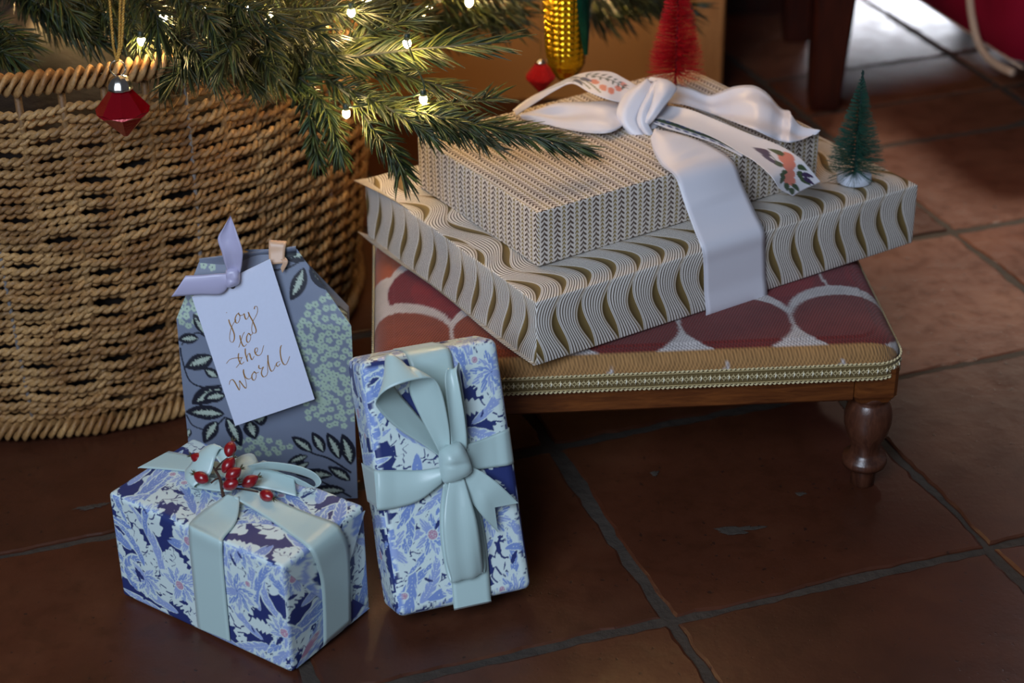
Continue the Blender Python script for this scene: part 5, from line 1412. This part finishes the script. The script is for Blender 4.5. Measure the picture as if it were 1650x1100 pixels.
mb = MB(); pr = [(.0112, 0), (.0116, .001), (.0112, .0022), (.0104, .005), (.0075, .0095), (.0035, .0118), (.002, .0125)]
kk = 40; th = np.arange(kk) * 2 * PI / kk; P = np.array([[(oc[0] + r_ * (1 + .03 * math.cos(10 * a)) * math.cos(a), oc[1] + r_ * (1 + .03 * math.cos(10 * a)) * math.sin(a), cz + z) for a in th] for r_, z in pr])
mb.grid(P, close_v=True, flip=True); mb.build('cap', M_silver, ob)
ring_cord(ob, oc, M_silver, R1 * .84 + .0185, .0068)
cb = oc + np.array([0, 0, R1 * .84 + .0245])
for dx, top_ in ((-.0022, (176, -60)), (.0016, (192, -60)), (.0034, (196, -60))):
    tq = at(*top_, Y=1.535); s = np.linspace(0, 1, 60)[:, None]; A = cb * (1 - s) + tq * s + np.array([1, 0, 0]) * dx * np.minimum(1, s * 6)
    mb = MB()
    for ply in range(2):
        a = np.arange(60) * 1.9 + ply * PI; mb.tube(A + np.stack([.0007 * np.cos(a), .0007 * np.sin(a), 0 * a], 1), .0009, 5)
    mb.build('cord', M_cord, ob)

# small red glittering bauble behind the boxes
M_glit = plain('red_glitter', lin(190, 14, 24), .25, .55, .6, 900, 1.0, .002)
oc2 = at(871, 124, Y=1.93); s2 = np.linalg.norm(oc2 - CAM_O) / F_PX; R2 = 24 * s2
ob2 = thing('bauble', 'small glittery red bauble with silver cap beside the gold corn ornament', 'bauble', oc2, 'red glass baubles')
gem('glass', M_glit, ob2, oc2, R2, R2 * .9, R2 * 1.1, 10, .4, .4)
mb = MB(); mb.lathe([(.0052, R2 * .88), (.0054, R2 * .88 + .003), (.003, R2 * .88 + .006), (.001, R2 * .88 + .0066)], oc2, 20); mb.build('cap', M_silver, ob2)
mb = MB(); mb.tube([oc2 + [0, 0, R2 * .88 + .006], oc2 + [0.001, -.005, .1], oc2 + [.004, -.02, .41]], .0005, 5); mb.build('cord', M_cord, ob2)

# corn cob ornament
M_cob = plain('gold_glass', lin(206, 166, 30), .14, .9, .12, 300, .1)
M_husk = plain('green_glass', lin(14, 78, 62), .18, .75, .3, 120, .3)
oc3 = at(912, 40, Y=1.90); s3 = np.linalg.norm(oc3 - CAM_O) / F_PX
oc3b = at(910, 132, Y=1.90); zb = oc3b[2]
oc_x = oc3[0]; cobR = 36 * s3
cob = thing('corn_ornament', 'gold glass corn cob ornament with green husk hanging behind the stacked boxes', 'ornament', (oc_x, 1.90, zb))
HC = .125
nz, na = 150, 200
t = np.linspace(0, 1, nz); th = np.arange(na) * 2 * PI / na
prof = cobR * (np.clip(t * 5.5, 0, 1) ** .45) * (.86 + .16 * t)
krow, kcol = 19, 16
T_g, A_g = np.meshgrid(t, th, indexing='ij')
bmp_ = (np.abs(np.sin(PI * krow * T_g)) ** .6) * (np.abs(np.sin(kcol / 2 * A_g)) ** .6)
fade = np.clip((T_g - .16) * 6, .15, 1)
Rg = prof[:, None] + .0022 * bmp_ * fade - .001
P = np.stack([oc_x + .0 + Rg * np.cos(A_g), 1.90 + Rg * np.sin(A_g), zb + HC * T_g], -1)
mb = MB(); mb.grid(P, close_v=True, flip=True); mb.f.append(tuple(range(na - 1, -1, -1))); mb.build('kernels', M_cob, cob)
for k, (a0, wd) in enumerate(((-.70, .46), (1.0, .5), (2.3, .5))):
    u = np.linspace(0, 1, 26); v = np.linspace(-1, 1, 9); P = np.zeros((26, 9, 3))
    for i, q in enumerate(u):
        zz_ = zb + HC * (.30 + .85 * q); w = wd * math.sin(PI * min(1, .04 + .62 * q)) ** .9
        for j, s in enumerate(v):
            a = a0 + s * w; rr = cobR * (1.02 + .12 * (1 - s * s)) + .002
            P[i, j] = (oc_x + rr * math.cos(a), 1.90 + rr * math.sin(a), zz_)
    mb = MB(); mb.grid(P, flip=True); mb.grid(P * 1.0 - (P - np.array([oc_x, 1.90, 0])) * np.array([.04, .04, 0]), flip=False); mb.build('husk_leaf', M_husk, cob)
mb = MB(); mb.tube([(oc_x, 1.90, zb + HC * 1.0), (oc_x, 1.90, zb + HC + .03), (oc_x + .002, 1.905, zb + HC + .30)], .0008, 6); mb.build('cord', M_cord, cob)

# ================================================================== BOTTLE BRUSH TREES
def brush_tree(label, base, H, Rb, Rt, col, col2, basecol, seed, nb, z0, base_r, base_h):
    rng = np.random.default_rng(seed)
    bt = thing('bottle_brush_tree', label, 'bottle brush tree', base, 'miniature bottle brush trees')
    if base_r:
        mb = MB(); mb.lathe([(base_r * .97, 0), (base_r, .001), (base_r, base_h - .0012), (base_r * .96, base_h), (.001, base_h + .0002)], base, 40); mb.build('base', basecol, bt)
    M_b = painted('bristles', .55, .3, 600, 0, .0001)
    mb = MB()
    zt = np.linspace(0, H, 160)
    for ply in range(2):
        a = zt / .0042 * PI + ply * PI; mb.tube(np.stack([base[0] + .0007 * np.cos(a), base[1] + .0007 * np.sin(a), base[2] + zt + (base_h if base_r else .0)], 1)[:, :] * 1.0, .0008, 5, col2)
    mb.build('wire_stem', M_b, bt)
    # bristles follow the twist of the wire in a screw
    t = np.sort(rng.random(nb)); z = base[2] + z0 + (H - z0) * t + (base_h if base_r else 0) * (1 - t)
    ph = t * (H - z0) / .0042 * PI * 1.0 + rng.normal(0, .35, nb) + np.where(rng.random(nb) < .5, 0, PI)
    rad = (Rb + (Rt - Rb) * t ** .95) * rng.uniform(.86, 1.06, nb)
    droop = .16 - .30 * np.clip((.08 - t) / .08, 0, 1)
    d = np.stack([np.cos(ph), np.sin(ph), droop + rng.normal(0, .10, nb)], 1)
    p0 = np.stack([np.full(nb, base[0]), np.full(nb, base[1]), z], 1); p1 = p0 + d * rad[:, None]
    w = .00022
    s = np.cross(d, [0, 0, 1.]); s /= np.linalg.norm(s, axis=1, keepdims=True); n = np.array([0, 0, 1.])
    k3 = np.arange(3) * 2 * PI / 3
    off = w * (np.cos(k3)[None, :, None] * s[:, None] + np.sin(k3)[None, :, None] * n)
    V = np.concatenate([p0[:, None] + off, p1[:, None] + off * .8], 1)
    c = np.array(col) * rng.uniform(.7, 1.3, nb)[:, None]; cv = np.repeat(c[:, None], 6, 1).reshape(-1, 3)
    base_f = np.array([(0, 1, 4, 3), (1, 2, 5, 4), (2, 0, 3, 5)])
    mb = MB(); mb.add(V.reshape(-1, 3), (base_f[None] + (np.arange(nb) * 6)[:, None, None]).reshape(-1, 4).tolist(), cv)
    o = mb.build('bristles', M_b, bt, False); o['kind'] = 'stuff'
    return bt
M_chalk = plain('white_painted_wood', lin(206, 212, 224), .6, var=.05, scale=200, bmp=.2)
gq = at(1379, 299, z=BT + .0012); k_ = np.linalg.norm(gq - CAM_O) / F_PX
brush_tree('small green bottle brush tree with white base on the corner of the wavy line box', gq + np.array([0, .012, 0]), 188 * k_ / .873 * .80, 51 * k_, 3.5 * k_, lin(34, 78, 66), lin(24, 52, 50), M_chalk, 1, 1750, .001, 27.5 * k_, .0082)
rq = at(1088, 141, z=UT + .0008); k2 = np.linalg.norm(rq - CAM_O) / F_PX
brush_tree('red bottle brush tree behind the knot of the white ribbon', rq, .135, 48 * k2, 6 * k2, lin(176, 14, 26), lin(96, 8, 26), M_chalk, 2, 3000, .012, 10 * k2, .002)
